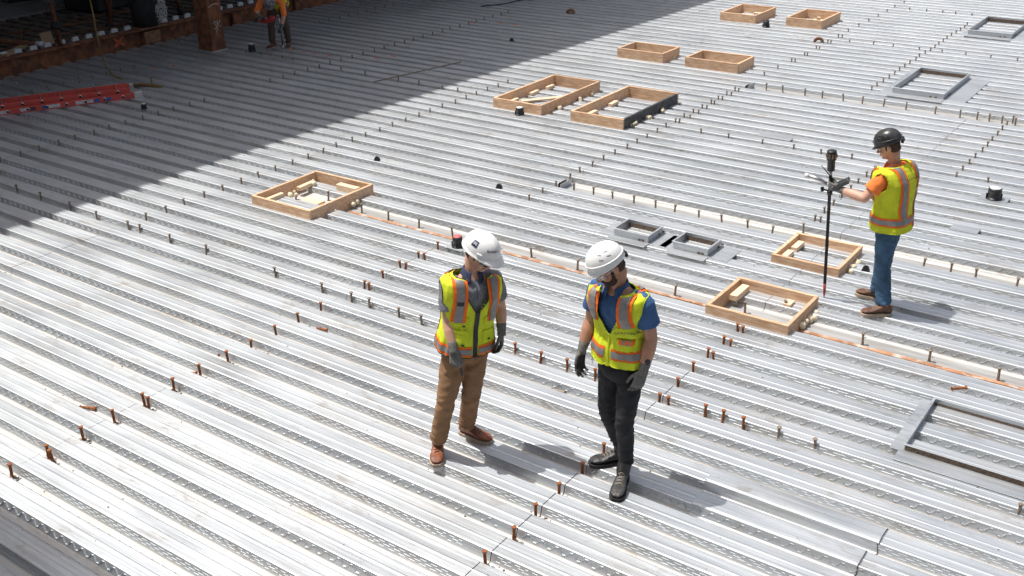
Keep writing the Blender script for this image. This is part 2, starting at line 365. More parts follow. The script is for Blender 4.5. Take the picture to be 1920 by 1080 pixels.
def inter(xs, ys, x):
    if x <= xs[0]: return ys[0]
    for i in range(len(xs)-1):
        if x <= xs[i+1]:
            t = (x-xs[i])/(xs[i+1]-xs[i]); t = t*t*(3-2*t)*.5+t*.5; return ys[i]*(1-t)+ys[i+1]*t
    return ys[-1]
class Torso:
    """surface round the spine: v 0 (hem) .. 1 (neck), u angle from front centre, + towards the right side"""
    def __init__(s, pel, chest, neck, rp, rc, S, wid=1., dep=1., ext=.1):
        pel, chest, neck = Vector(pel), Vector(chest), Vector(neck)
        d0 = (chest-pel).normalized(); low = pel - d0*ext*S
        s.P = crspline([low, low.lerp(chest, .4), chest, neck], 24); s.n = len(s.P)-1
        s.cum = [0]
        for a, b in zip(s.P, s.P[1:]): s.cum.append(s.cum[-1]+(b-a).length)
        s.rp, s.rc = Vector(rp).normalized(), Vector(rc).normalized(); s.S = S; s.wid, s.dep = wid, dep
        s.ks = [0, .18, .38, .60, .75, .845, .90, .935, .965, 1.0]
        s.aw = [.187, .186, .178, .192, .206, .207, .196, .168, .122, .070]
        s.bd = [.138, .136, .128, .136, .138, .125, .108, .092, .080, .068]
        s.e = [2.3]*10
    def frame(s, v):
        L = v*s.cum[-1]; i = 0
        while i < s.n-1 and s.cum[i+1] < L: i += 1
        t = (L-s.cum[i])/max(1e-6, s.cum[i+1]-s.cum[i]); p = s.P[i].lerp(s.P[i+1], t)
        T = (s.P[min(i+2, s.n)]-s.P[max(i-1, 0)]).normalized(); x = s.rp.lerp(s.rc, v); x = (x-T*x.dot(T)).normalized(); y = T.cross(x)
        return p, x, y, T
    def a(s, v): return inter(s.ks, s.aw, v)*s.S*s.wid
    def b(s, v): return inter(s.ks, s.bd, v)*s.S*s.dep
    def pt(s, u, v, off=0):
        p, x, y, T = s.frame(v); a, b = s.a(v)+off, s.b(v)+off; n = 2.35
        cu, su = math.cos(u), math.sin(u)
        q = p + x*(a*math.copysign(abs(su)**(2/n), su)) + y*(b*math.copysign(abs(cu)**(2/n), cu))
        if v > .84: q += T*off*min(1, (v-.84)/.1)
        return q
    def fold(s, u, v):
        f = noise.noise((math.sin(u)*2.2, math.cos(u)*2.2, v*3.2+s.S*9))*.013 + (.4-abs(noise.noise((math.sin(u)*5, math.cos(u)*5, v*3.5+3+math.sin(u)*2))))*.016
        return f*(1-max(0, v-.75)*3 if v > .75 else 1)
    def clothpt(s, u, v, off): return s.pt(u, v, off + s.fold(u, v))
    def u_of_x(s, x, v, back=False):
        r = min(1, abs(x)/s.a(v)); u = math.asin(min(1, r**(2.35/2))); u = math.copysign(u, x); return (math.pi-u if x >= 0 else -math.pi-u) if back else u
def grid_mesh(fn, us, vs, keep=None, closed=False, thick=0):
    bm = bmesh.new(); G = [[bm.verts.new(fn(u, v)) for u in us] for v in vs]; nu = len(us)
    for j in range(len(vs)-1):
        for i in range(nu if closed else nu-1):
            i2 = (i+1) % nu
            if keep and not keep(us[i], vs[j], us[i2], vs[j+1], (G[j][i].co+G[j+1][i2].co)/2): continue
            bm.faces.new((G[j][i], G[j][i2], G[j+1][i2], G[j+1][i]))
    for v in [v for v in bm.verts if not v.link_faces]: bm.verts.remove(v)
    bmesh.ops.recalc_face_normals(bm, faces=bm.faces)
    return bm
def boundary_loops(bm, it=4):
    es = {e for e in bm.edges if e.is_boundary}; loops = []
    while es:
        e = es.pop(); a, b = e.verts; path = [a, b]
        while True:
            nx = next((q for q in path[-1].link_edges if q in es), None)
            if nx is None: break
            es.discard(nx); path.append(nx.other_vert(path[-1]))
        P = [v.co.copy() for v in path]
        closed = (P[0]-P[-1]).length < .03
        for _ in range(it):
            P = [(P[i-1]+P[i]*2+P[(i+1) % len(P)])/4 if closed or 0 < i < len(P)-1 else P[i] for i in range(len(P))]
        loops.append(P)
    return loops
def wrinkle(me, fn):
    me.update(); nor = [v.normal.copy() for v in me.vertices]
    for v, n in zip(me.vertices, nor): v.co += n*fn(v.co)
    me.update()
def surf_text(body, size, fn, name, m, parent):
    me = text_mesh(body, size)
    bm = bmesh.new(); bm.from_mesh(me); bmesh.ops.subdivide_edges(bm, edges=[e for e in bm.edges if e.calc_length() > size*.3], cuts=1)
    for v in bm.verts: v.co = fn(v.co.x, v.co.y)
    return link(name, mesh_of(bm, name), m, parent)
def hand_mesh(wr, dr, pn, curls, spread, thumb, side, S=1., flat=False):
    """wr wrist, dr finger direction, pn palm-side normal; side +1 when the thumb lies towards dr x pn"""
    d = Vector(dr).normalized(); p = Vector(pn); p = (p-d*p.dot(d)).normalized(); x = d.cross(p)*side   # x: towards the thumb
    wr = Vector(wr); bm = bmesh.new(); L = .095*S
    offs = [.030, .0105, -.009, -.0275]; ln = [(.042, .026, .021), (.047, .030, .022), (.043, .028, .021), (.033, .021, .018)]
    for k in range(4):
        base = wr + x*offs[k]*.65*S; kn = wr + d*(L-(.0, 0, .004, .012)[k]*S) + x*offs[k]*S
        bm_chain(bm, [base, kn], [.0155*S, .0125*S], 10)
        q = kn; ang = 0; pts = [kn]
        sp = spread*(1.5-k)
        dd = (d + x*sp).normalized()
        for s_, (l_, c) in enumerate(zip(ln[k], curls[k])):
            ang += c; v = dd*math.cos(ang) + p*math.sin(ang); q = q + v*l_*S; pts.append(q)
        bm_chain(bm, pts, [.0112*S, .0102*S, .0096*S, .0086*S], 10)
    tb = wr + d*.025*S + x*.027*S + p*.006*S; a1, a2 = thumb
    t1 = tb + (d*.75+x*a1+p*.35).normalized()*.042*S; t2 = t1 + (d*.95+x*a1*.45+p*a2).normalized()*.034*S; t3 = t2 + (d*1+x*a1*.1+p*a2).normalized()*.026*S
    bm_chain(bm, [wr+d*.005*S+x*.012*S, tb, t1, t2, t3], [.017*S, .0165*S, .0130*S, .0115*S, .0095*S], 10)
    return remesh(bm, .0036, 2), d, p, x
def make_glove(name, root, wr, fore, dr, pn, curls, spread, thumb, side, S=1.):
    me, d, p, x = hand_mesh(wr, dr, pn, curls, spread, thumb, side, S)
    me.materials.append(M['glove']); me.materials.append(M['glovepalm']); wr = Vector(wr)
    for f in me.polygons:
        c = f.center-wr; t = c.dot(d)
        if t > .125*S or (f.normal.dot(p) > .1 and t > .03*S) or (t > .075*S and f.normal.dot(p) > -.35): f.material_index = 1
    g = link(name, me, None, root)
    fo = Vector(fore).normalized(); bm = bmesh.new()
    bm_tube(bm, [wr+d*.022*S, wr+fo*.0*S, wr-fo*.03*S, wr-fo*.062*S, wr-fo*.066*S], [.033*S, .0315*S, .0335*S, .038*S, .0355*S], 16)
    link('cuff', mesh_of(bm, 'cuff', True), M['glove'], g)
    return g
def boot(root, heel, toe, shaft_top, m, ms, S=1., high=.13, laces=M['black']):
    h, t = Vector(heel), Vector(toe); h.z = t.z = 0; d = (t-h).normalized(); L = (t-h).length; x = Vector((d.y, -d.x, 0)); up = Vector((0, 0, 1))
    st = [(0.0, .030, .030, .085), (.06, .036, .030, .10), (.2, .038, .030, .105), (.38, .038, .030, .098), (.52, .043, .030, .080), (.68, .050, .030, .064), (.82, .049, .030, .060), (.93, .040, .030, .053), (1.0, .020, .030, .042)]
    bm = bmesh.new(); rings = []
    for f, w_, z0, z1 in st:
        c = h + d*(L*f); ring = []
        for k in range(14):
            a = 2*math.pi*k/14; ca, sa = math.cos(a), math.sin(a)
            ring.append(bm.verts.new(c + x*(w_*math.copysign(abs(ca)**.8, ca)*S) + up*(((z0+z1)/2 + (z1-z0)/2*math.copysign(abs(sa)**.8, sa))*S)))
        rings.append(ring)
    for a, b in zip(rings, rings[1:]):
        for k in range(14): bm.faces.new((a[k], a[(k+1) % 14], b[(k+1) % 14], b[k]))
    bm.faces.new(rings[0][::-1]); bm.faces.new(rings[-1])
    an = h + d*(L*.22); top = Vector(shaft_top)
    bm_tube(bm, [an+up*.05, an+up*.09*S, an.lerp(Vector((top.x, top.y, 0)), .6)+up*high*.85, Vector((top.x, top.y, high))], [.040*S, .046*S, .047*S, .050*S], 16)
    me = remesh(bm, .006, 3)
    wrinkle(me, lambda c: .0025*noise.noise(c*55))
    b = link('boot', me, m, root)
    bm = bmesh.new(); prev = None
    outline = []
    for f, w_, _, _ in st: outline.append((f, w_*S+.004))
    ptsR = [h + d*(L*f*1.02) + x*w_ for f, w_ in outline]; ptsL = [h + d*(L*f*1.02) - x*w_ for f, w_ in outline]; loop = ptsR + ptsL[::-1]
    lo = [bm.verts.new(q + up*.0) for q in loop]; mi = [bm.verts.new(q + up*.026) for q in loop]; n = len(loop)
    for i in range(n): bm.faces.new((lo[i], lo[(i+1) % n], mi[(i+1) % n], mi[i]))
    bm.faces.new(lo[::-1]); bm.faces.new(mi); bmesh.ops.recalc_face_normals(bm, faces=bm.faces)
    link('sole', mesh_of(bm, 'sole'), ms, b)
    bm = bmesh.new()
    for i in range(5):
        f = .62-.075*i; c = h + d*(L*f); z = inter([s_[0] for s_ in st], [s_[3] for s_ in st], f)*S + .004 + (.0 if i < 3 else .012*(i-2)); w_ = .022
        bm_tube(bm, [c-x*w_+up*(z-.008), c+d*.006+up*(z+.003), c+x*w_+d*.012+up*(z-.008)], .0028, 6)
    link('lace', mesh_of(bm, 'lace', True), laces, b)
    return b
def hat_dome(bm, a, b, h, Rm, c, brim, visor, ridge=.0, nu=48, nv=14, z0=0):
    """dome over an oval a (side) x b (front-back); brim all round + visor in front"""
    rows = []
    for j in range(nv+1):
        ph = (math.pi/2)*j/nv; ring = []
        for i in range(nu):
            th = 2*math.pi*i/nu; cs, sn = math.cos(th), math.sin(th); r = math.cos(ph)**.86
            z = h*math.sin(ph)**.95
            rd = 1 + ridge*math.exp(-(sn*3.4)**2)*math.sin(ph*1.0)**.5*(1 if j < nv else 1)
            ring.append(c + Rm @ Vector((a*r*sn, b*r*cs, z*rd)))
        rows.append([bm.verts.new(p) for p in ring])
    low = []
    for k, (ext, dz) in enumerate(((.35, -.006), (1, -.012), (1, -.018), (.3, -.014))):
        ring = []
        for i in range(nu):
            th = 2*math.pi*i/nu; cs, sn = math.cos(th), math.sin(th); v = max(0, cs)**3
            e = (brim + visor*v)*ext; ring.append(bm.verts.new(c + Rm @ Vector(((a+e*(.9 if abs(sn) > .5 else 1))*sn, (b+e)*cs, dz - .020*v*ext*(visor/.05 if visor else 0)))))
        low.append(ring)
    allr = low[::-1] + rows
    for A, B in zip(allr, allr[1:]):
        for i in range(nu): bm.faces.new((A[i], A[(i+1) % nu], B[(i+1) % nu], B[i]))
    bm.faces.new(rows[-1])
def rot_to(fwd, upv=(0, 0, 1)):
    f = Vector(fwd).normalized(); x = f.cross(Vector(upv)).normalized(); u = x.cross(f); return Matrix(((x.x, f.x, u.x), (x.y, f.y, u.y), (x.z, f.z, u.z)))
def head_shapes(bm, c, Rm, S):
    def B(o, r): bm_ball(bm, c + Rm @ (Vector(o)*S), Vector(r)*S, 18, Rm)
    B((0, -.012, .035), (.074, .094, .085)); B((0, .012, -.015), (.066, .078, .085)); B((0, .032, -.065), (.050, .052, .050)); B((0, .068, -.088), (.024, .020, .020))
    B((0, .085, .018), (.048, .014, .012)); B((.034, .062, -.028), (.026, .026, .026)); B((-.034, .062, -.028), (.026, .026, .026))
    bm_chain(bm, [c+Rm@(Vector((0, .086, .012))*S), c+Rm@(Vector((0, .109, -.026))*S)], [.009*S, .0145*S], 10)
    B((.011, .098, -.030), (.009, .012, .008)); B((-.011, .098, -.030), (.009, .012, .008)); B((0, .081, -.055), (.024, .014, .011))
    for s in (1, -1):
        B((s*.077, -.012, -.008), (.010, .020, .031)); B((s*.083, -.020, .004), (.007, .015, .022))
def make_person(sp):
    S = sp['S']; root = empty('person', sp['loc'], R(sp['yaw'])); tag(root, sp['label'], 'person', 'workers on the deck')
    V = lambda k: Vector(sp[k])
    T = Torso(sp['pel'], sp['chest'], sp['neck'], sp.get('rp', (1, 0, 0)), sp.get('rc', (1, 0, 0)), S, sp.get('wid', 1), sp.get('dep', 1), sp.get('ext', .1))
    hc = V('head'); yaw, pit, rl = sp['look']
    Rh = Matrix.Rotation(R(yaw), 3, 'Z') @ Matrix.Rotation(-R(pit), 3, 'X') @ Matrix.Rotation(R(rl), 3, 'Y')
    arms = {}
    # --- body, one skin
    bm = bmesh.new(); head_shapes(bm, hc, Rh, S)
    nk = hc + Rh @ Vector((0, -.03, -.07))*S; bm_chain(bm, [V('neck')-Vector((0, .0, .05)), V('neck').lerp(nk, .5), nk], [.050*S, .056*S, .057*S], 16)
    for side in 'RL':
        sh, el, wr = V('sh'+side), V('el'+side), V('wr'+side); k = sp.get('arm', 1.)*S
        bm_chain(bm, [sh-Vector((0, 0, .015)), sh.lerp(el, .4), el], [.036*k, .048*k, .041*k], 14); fa = el.lerp(wr, .3); bm_chain(bm, [el, fa, el.lerp(wr, .7), wr], [.041*k, .045*k, .036*k, .022*k], 14)
        bm_chain(bm, [wr - (wr-el).normalized()*.02, wr], [.027*k, .019], 10)
        hp, kn, an = V('hip'+side), V('kn'+side), V('an'+side)
        bm_chain(bm, [hp, kn, an], [.078*S, .05*S, .035*S], 12)
    tor = [T.frame(v) for v in (.12, .4, .65, .84)]
    for (p, x, y, t), r in zip(tor, ((.14, .09), (.13, .085), (.15, .09), (.13, .08))):
        bm_ball(bm, p, (r[0]*S, r[1]*S, .13*S), 14, Matrix(((x.x, y.x, t.x), (x.y, y.y, t.y), (x.z, y.z, t.z))))
    body = link('body', remesh(bm, .0055, 3, .45), M[sp['skin']], root)
    def hp_(o): return hc + Rh @ (Vector(o)*S)
    bm = bmesh.new(); bm_ball(bm, hp_((0, .0895, -.052)), Vector((.022, .008, .0035))*S, 12, Rh); bm_ball(bm, hp_((0, .0885, -.060)), Vector((.018, .009, .0045))*S, 12, Rh); link('lips', mesh_of(bm, 'lips', True), M['lip'], root)
    for s in (1, -1):
        bm = bmesh.new(); bm_ball(bm, hp_((s*.031, .078, .002)), .0125*S, 12); e = link('eye', mesh_of(bm, 'eye', True), M['white'], root)
        bm = bmesh.new(); bm_ball(bm, hp_((s*.031, .0875, -.001)), .0055*S, 8); link('iris', mesh_of(bm, 'iris', True), M['text'], e)
        tube('eyebrow', [hp_((s*.014, .092, .018)), hp_((s*.030, .089, .022)), hp_((s*.047, .078, .017))], [.004*S, .0045*S, .003*S], M['hair'], root, 6)
    # hair round the back of the skull
    bm = bmesh.new(); bm_ball(bm, hp_((0, -.028, .022)), Vector((.0765, .083, .082))*S, 20, Rh); bm_ball(bm, hp_((0, -.045, -.028)), Vector((.066, .062, .045))*S, 16, Rh)
    for s in (1, -1): bm_ball(bm, hp_((s*.069, .012, .0)), Vector((.008, .012, .028))*S, 10, Rh)
    hm = remesh(bm, .006, 2); wrinkle(hm, lambda c: .003*noise.noise(c*70)); link('hair', hm, M['hair'], root)
    if sp.get('beard'):
        bm = bmesh.new(); bm_ball(bm, hp_((0, .038, -.078)), Vector((.0525, .055, .042))*S, 18, Rh)
        for s in (1, -1): bm_chain(bm, [hp_((s*.066, .018, -.012)), hp_((s*.060, .03, -.06)), hp_((s*.03, .07, -.085))], [.011*S, .014*S, .016*S], 10)
        bm_chain(bm, [hp_((-.03, .086, -.050)), hp_((0, .0985, -.0415)), hp_((.03, .086, -.050))], [.007*S, .008*S, .007*S], 8); bm_ball(bm, hp_((0, .08, -.083)), Vector((.026, .018, .02))*S, 12, Rh)
        hm = remesh(bm, .0045, 2); wrinkle(hm, lambda c: .0025*noise.noise(c*110)); link('beard', hm, M['beard'], root)
    # --- glasses
    if sp.get('glasses'):
        gm = M[sp['glasses']]; gl = None
        for s in (1, -1):
            us = [i/8 for i in range(9)]; vs = [i/4 for i in range(5)]
            def lf(u, v, s=s): 
                ang = .10+u*1.05; return hp_((s*(.082*math.sin(ang)), .030+.079*math.cos(ang)+.004*math.sin(v*3.1), .020-.042*v*(1-.35*u)))
            bm = grid_mesh(lf, us, vs); o = link('lens', mesh_of(bm, 'lens', True), gm, root)
            if gl is None: gl = o
            tube('temple_arm', [hp_((s*.075, .055, .010)), hp_((s*.083, .0, .012)), hp_((s*.080, -.03, .004))], .0026, M['black'] if sp['glasses'] == 'lens' else M['white'], root, 6)
        tube('glasses_rim', [hp_((s_*.082*math.sin(a_), .031+.079*math.cos(a_), .021)) for s_, a_ in [(1, 1.15), (1, .8), (1, .45), (1, .1), (-1, .1), (-1, .45), (-1, .8), (-1, 1.15)]], .0024, M['black'] if sp['glasses'] == 'lens' else M['white'], root, 6)
    # --- hard hat
    hcen = hp_((0, -.008, .054)); Rhat = Rh @ Matrix.Rotation(-R(sp.get('hattilt', 4)), 3, 'X'); bm = bmesh.new(); ht = sp['hat']
    a, b, h = (.118, .145, .122) if ht == 'cap' else (.110, .132, .122)
    a, b, h = a*S, b*S, h*S
    hat_dome(bm, a, b, h, Rhat, hcen, .010 if ht == 'cap' else .004, .042 if ht == 'cap' else .022, .055 if ht == 'cap' else .02)
    hat = link('hard_hat', mesh_of(bm, 'hard_hat', True), M[sp['hatmat']], root)
    def onhat(th, ph, off=.0015):
        r = math.cos(ph)**.86; rd = 1 + (.055 if ht == 'cap' else .02)*math.exp(-(math.sin(th)*3.4)**2)*math.sin(ph)**.5
        q = Vector(((a+off)*r*math.sin(th), (b+off)*r*math.cos(th), (h+off)*math.sin(ph)**.95*rd)); return hcen + Rhat @ q
    if ht == 'cap':
        for th in (1.15, -1.15): 
            bm = bmesh.new(); bm_box(bm, (-.02, -.006, -.010), (.02, .006, .012), .003, Matrix.Translation(onhat(th, .12, .001)) @ (Rhat @ Matrix.Rotation(-th, 3, 'Z')).to_4x4()); link('side_slot', mesh_of(bm, 'side_slot'), M[sp['hatmat']], hat)
    else:
        for th in (1.25, 1.75, -1.25, -1.75):
            for ph in (.5, .8):
                p0 = onhat(th-.07, ph, .0012); p1 = onhat(th+.16, ph+.10, .0012); tube('vent_slot', [p0, p0.lerp(p1, .5)+(p0-hcen).normalized()*.0004, p1], .0013, M['glovepalm'] if sp['hatmat'] == 'hatw' else M['silver'], hat, 6)
        bm = bmesh.new(); bm_tube(bm, [onhat(t_, .20+.10*math.cos(t_), .0035) for t_ in [i*math.pi/12-math.pi for i in range(25)]], .0042, 8); link('shell_rib', mesh_of(bm, 'shell_rib', True), M[sp['hatmat']], hat)
        bm = bmesh.new(); bm_box(bm, (-.05, -.014, -.045), (.05, .010, .004), .008, Matrix.Translation(hcen + Rhat @ Vector((0, -b+.006, -.008))) @ Rhat.to_4x4()); link('ratchet', mesh_of(bm, 'ratchet'), M['black'], hat)
    for (kind, th, ph, size, m_) in sp.get('hatmarks', ()):
        f = lambda tx, ty, th=th, ph=ph, o=.003: onhat(th + tx/(b*.95), ph + ty/(h*1.05), o)
        if kind == 'flag':
            us = [-.02+.005*i for i in range(9)]; vs = [-.014+.004*i for i in range(8)]
            link('flag_sticker', mesh_of(grid_mesh(lambda u, v: f(u, v, o=.002), us, vs), 'flag_sticker'), M['white'], hat)
            for k in range(3): link('flag_stripe', mesh_of(grid_mesh(lambda u, v: f(u, v, o=.0028), us, [-.012+.009*k, -.0075+.009*k]), 'flag_stripe'), M['flagred'], hat)
            link('flag_canton', mesh_of(grid_mesh(lambda u, v: f(u, v, o=.0036), us[5:], vs[4:]), 'flag_canton'), M['navy'], hat)
        elif kind == 'square':
            q = size; us = [-q+q*.25*i for i in range(9)]
            link('sticker_border', mesh_of(grid_mesh(lambda u, v: f(u*1.08, v*1.08, o=.0015), us, us), 'sticker'), M['white'], hat)
            link('sticker', mesh_of(grid_mesh(lambda u, v: f(u, v, o=.0023), us, us), 'sticker'), M['navy'], hat)
        else: surf_text(kind, size, lambda tx, ty: f(-tx, ty, o=.0034), 'lettering', M[m_], hat)
    # --- trousers
    bm = bmesh.new(); k = sp.get('leg', 1.)*S
    for side in 'RL':
        hp, kn, an = V('hip'+side), V('kn'+side), V('an'+side); cuff = an.copy(); cuff = kn.lerp(an, sp.get('hemlen', 1.0)); ca = kn.lerp(cuff, .4)
        pts = crspline([hp+Vector((0, 0, .03)), hp.lerp(kn, .45), kn, ca, cuff], 4)
        rads = [inter([0, .25, .5, .75, 1], [.100*k, .090*k, .071*k, .068*k, .062*k*sp.get('flare', 1)], i/(len(pts)-1)) for i in range(len(pts))]
        bm_tube(bm, pts, rads, 20); bm_ball(bm, pts[0], .100*k, 16)
    pel = V('pel'); p, x, y, t = T.frame(.10); p = pel.copy(); mt = Matrix(((x.x, y.x, t.x), (x.y, y.y, t.y), (x.z, y.z, t.z)))
    bm_ball(bm, p - t*.05*S, Vector((.168, .122, .12))*S, 20, mt); bm_ball(bm, p + t*.07*S, Vector((.160, .114, .12))*S, 20, mt)
    bm_ball(bm, p - y*.03*S - t*.05*S, Vector((.15, .115, .10))*S, 20, mt)
    tm = remesh(bm, .0085, 4); kR, kL, aR, aL, hR, hL = V('knR'), V('knL'), V('anR'), V('anL'), V('hipR'), V('hipL')
    def wr_(c):
        side_r = (c-kR).length + (c-aR).length < (c-kL).length + (c-aL).length; K, A, Hh = (kR, aR, hR) if side_r else (kL, aL, hL)
        e = math.exp(-((c.z-K.z)/.12)**2)*.8 + math.exp(-((c.z-A.z-.05)/.10)**2)*1.3 + math.exp(-((c.z-Hh.z+.10)/.09)**2)*.8 + .35
        n1 = noise.noise((c.x*7+3, c.y*7, c.z*17 + c.x*9)); n2 = noise.noise((c.x*14, c.y*14+7, c.z*30 - c.x*14))
        return e*((.5-abs(n1))*.014 - .003 + n2*.004)
    wrinkle(tm, wr_); tr = link('trousers', tm, M[sp['pant']], root)
    # --- boots
    for side in 'RL':
        boot(root, sp['heel'+side], sp['toe'+side], V('an'+side), M[sp['bootm']], M[sp['solem']], sp.get('bS', 1.05), sp.get('high', .14), M['sole'] if sp['bootm'] != 'leather' else M['leather2'])
    # --- shirt
    bm = bmesh.new(); us = [2*math.pi*i/40 for i in range(40)]; vs = [.06+.94*i/26 for i in range(27)]
    rings = [[bm.verts.new(T.pt(u, v, -.012)) for u in us] for v in vs]
    for A, B in zip(rings, rings[1:]):
        for i in range(40): bm.faces.new((A[i], A[(i+1) % 40], B[(i+1) % 40], B[i]))
    bm.faces.new(rings[0][::-1]); bm.faces.new(rings[-1])
    sk = sp.get('sleeve', .62)
    for side in 'RL':
        sh, el, wr = V('sh'+side), V('el'+side), V('wr'+side); k = sp.get('arm', 1.)*S
        if sk <= 1:
            e = sh.lerp(el, sk); dn = (el-sh).normalized()
            bm_chain(bm, [sh+(V('neck')-sh)*.25, sh], [.058*S, .062*S], 16); bm_tube(bm, [sh, sh.lerp(e, .35), sh.lerp(e, .7), e], [.062*k, .066*k, .070*k, .072*k], 18)
        else:
            e = el.lerp(wr, sk-1); bm_chain(bm, [sh+(V('neck')-sh)*.25, sh], [.066*S, .072*S], 16); bm_chain(bm, [sh, el], [.070*k, .055*k], 16); bm_tube(bm, [el, e], [.055*k, .048*k], 18)
    shm = remesh(bm, .0085, 3)
    wrinkle(shm, lambda c: (.5-abs(noise.noise((c.x*11, c.y*11, c.z*14))))*.010-.002)
    shirt = link('shirt', shm, M[sp['shirt']], root)
    # collar
    nb = V('neck'); ax = (nk-nb).normalized(); xx = Vector((1, 0, 0)); xx = (xx-ax*xx.dot(ax)).normalized(); yy = ax.cross(xx)
    if sp.get('collar'):
        us = [-2.75+5.5*i/40 for i in range(41)]
        def cf(u, v):
            th = u; fr = max(0, math.cos(th+math.pi))  # u=0 back
            r = (.066 + .020*v + .006*fr)*S; zz = (.052 - .055*v - .030*fr*(1+.9*v))*S
            return nb + ax*(zz) + xx*(r*math.sin(th)) - yy*(r*math.cos(th)*1.02) 
        bm = grid_mesh(cf, us, [0, .2, .4, .6, .8, 1]); o = link('collar', mesh_of(bm, 'collar', True), M[sp['collar']], shirt); sd = o.modifiers.new('s', 'SOLIDIFY'); sd.thickness = .004
        tube('placket', [T.pt(0, .93-.035*i, .004) for i in range(6)], .0035, M[sp['collar']], shirt, 6)
    else:
        bm = bmesh.new(); bm_tube(bm, [nb + ax*.012 + (xx*math.sin(t_) + yy*math.cos(t_))*.068*S for t_ in [2*math.pi*i/24 for i in range(25)]], .007, 8); link('neckband', mesh_of(bm, 'neckband', True), M[sp['shirt']], shirt)
    # --- vest
    vm = M[sp['vest']]; NU, NV = 120, 76; us = [2*math.pi*i/NU-math.pi for i in range(NU)]; vt = .968; vs = [vt*i/NV for i in range(NV+1)]
    vd, gapb, neckw = sp.get('vdepth', .62), sp.get('gap', .0), sp.get('neckw', .6); ar = sp.get('armhole', .080)*S
    shR, shL = V('shR'), V('shL')
    def armc(side):
        s_ = V('sh'+side); c0 = T.frame(.845); return s_ + c0[1]*(.045 if side == 'R' else -.045)*S - c0[3]*.040*S
    acR, acL = armc('R'), armc('L')
    def hemz(u): return 0
    def keep(u0, v0, u1, v1, c):
        u = (u0+u1)/2 if abs(u0-u1) < 1 else math.pi; v = (v0+v1)/2
        wv = neckw*max(0, (v-vd)/(1-vd))**.8 if v > vd else 0
        if v < sp.get('hemopen', .06): wv = max(wv, .09*(1-v/.06))
        wv = max(wv, gapb)
        if abs(u) < wv: return False
        for ac in (acR, acL):
            q = c-ac; f = T.frame(.85); dx, dy, dz = q.dot(f[1]), q.dot(f[2]), q.dot(f[3])
            if abs(dx) < .11 and (dy/ (ar*.92))**2 + (dz/(ar*1.12))**2 < 1: return False
        return True
    OFF = sp.get('voff', .010)
    def vfn(u, v): 
        w_ = 0
        if v < .3: w_ = (.3-v)*.05*(1+noise.noise((math.sin(u)*3, math.cos(u)*3, 5)))
        if v > .6: w_ += .020*S*min(1, (v-.6)/.2)*abs(math.sin(u))**2*(1 if v < .9 else max(0, 1-(v-.9)/.06))
        return T.clothpt(u, v, OFF+w_)
    bm = grid_mesh(vfn, us, vs, keep, True)
    loops = boundary_loops(bm, 3); vest = link('vest', mesh_of(bm, 'vest', True), vm, root); sd = vest.modifiers.new('s', 'SOLIDIFY'); sd.thickness = .004; sd.offset = -1
    for Pp in loops:
        if len(Pp) > 6: tube('binding', Pp, sp.get('bindr', .0042), M[sp['bind']], vest, 6)
    def patch(name, m_, us, vs, off, kp=None): 
        bm = grid_mesh(lambda u, v: vfn(u, v) + (T.pt(u, v, off)-T.pt(u, v, 0)), us, vs, kp); o = link(name, mesh_of(bm, name, True), m_, vest); return o
    fg = max(gapb, .06)+.03
    NB = 90
    ub = [fg+(2*math.pi-2*fg)*i/NB for i in range(NB+1)]
    ub = [u if u <= math.pi else u-2*math.pi for u in ub]
    class W: pass
    def band(v0, v1):
        for nm, m_, a_, b_, off in (('orange_trim', M['orange'], v0-.030, v1+.030, .0045), ('reflective_tape', M['silver'], v0, v1, .0085)):
            vv = [a_+(b_-a_)*i/5 for i in range(6)]; bm = bmesh.new()
            G = [[bm.verts.new(vfn(u, v) + (T.pt(u, v, off)-T.pt(u, v, 0))) for u in ub] for v in vv]
            for j in range(5):
                for i in range(NB): bm.faces.new((G[j][i], G[j][i+1], G[j+1][i+1], G[j+1][i]))
            bmesh.ops.recalc_face_normals(bm, faces=bm.faces); link(nm, mesh_of(bm, nm, True), m_, vest)
    for v0, v1 in sp.get('bands', ((.085, .155),)): band(v0, v1)
    x0 = sp.get('strapx', .118)*S
    for sx in (1, -1):
        for back in (False, True):
            for nm, m_, hw, off in (('orange_trim', M['orange'], .043*S, .0060), ('reflective_tape', M['silver'], .024*S, .0105)):
                vlo, vhi = (.20 if back else sp.get('straplow', .45)), .952; rows = 34; bm = bmesh.new(); G = []
                for j in range(rows+1):
                    v = vlo+(vhi-vlo)*j/rows; row = []
                    xc = x0*(1-.10*max(0, (v-.6)/.4))
                    for i in range(5):
                        u = T.u_of_x(sx*(xc-hw+2*hw*i/4), v, back); row.append(bm.verts.new(vfn(u, v) + (T.pt(u, v, off)-T.pt(u, v, 0))))
                    G.append(row)
                for j in range(rows):
                    for i in range(4):
                        q = (G[j][i], G[j][i+1], G[j+1][i+1], G[j+1][i]); c = sum((w_.co for w_ in q), Vector())/4
                        if keep(0.9, .5, .9, .5, c) and (q[0].co-q[1].co).length > 1e-5: 
                            try: bm.faces.new(q)
                            except ValueError: pass
                bmesh.ops.remove_doubles(bm, verts=bm.verts, dist=.0004)
                for v_ in [v_ for v_ in bm.verts if not v_.link_faces]: bm.verts.remove(v_)
                bmesh.ops.recalc_face_normals(bm, faces=bm.faces); link(nm, mesh_of(bm, nm, True), m_, vest)
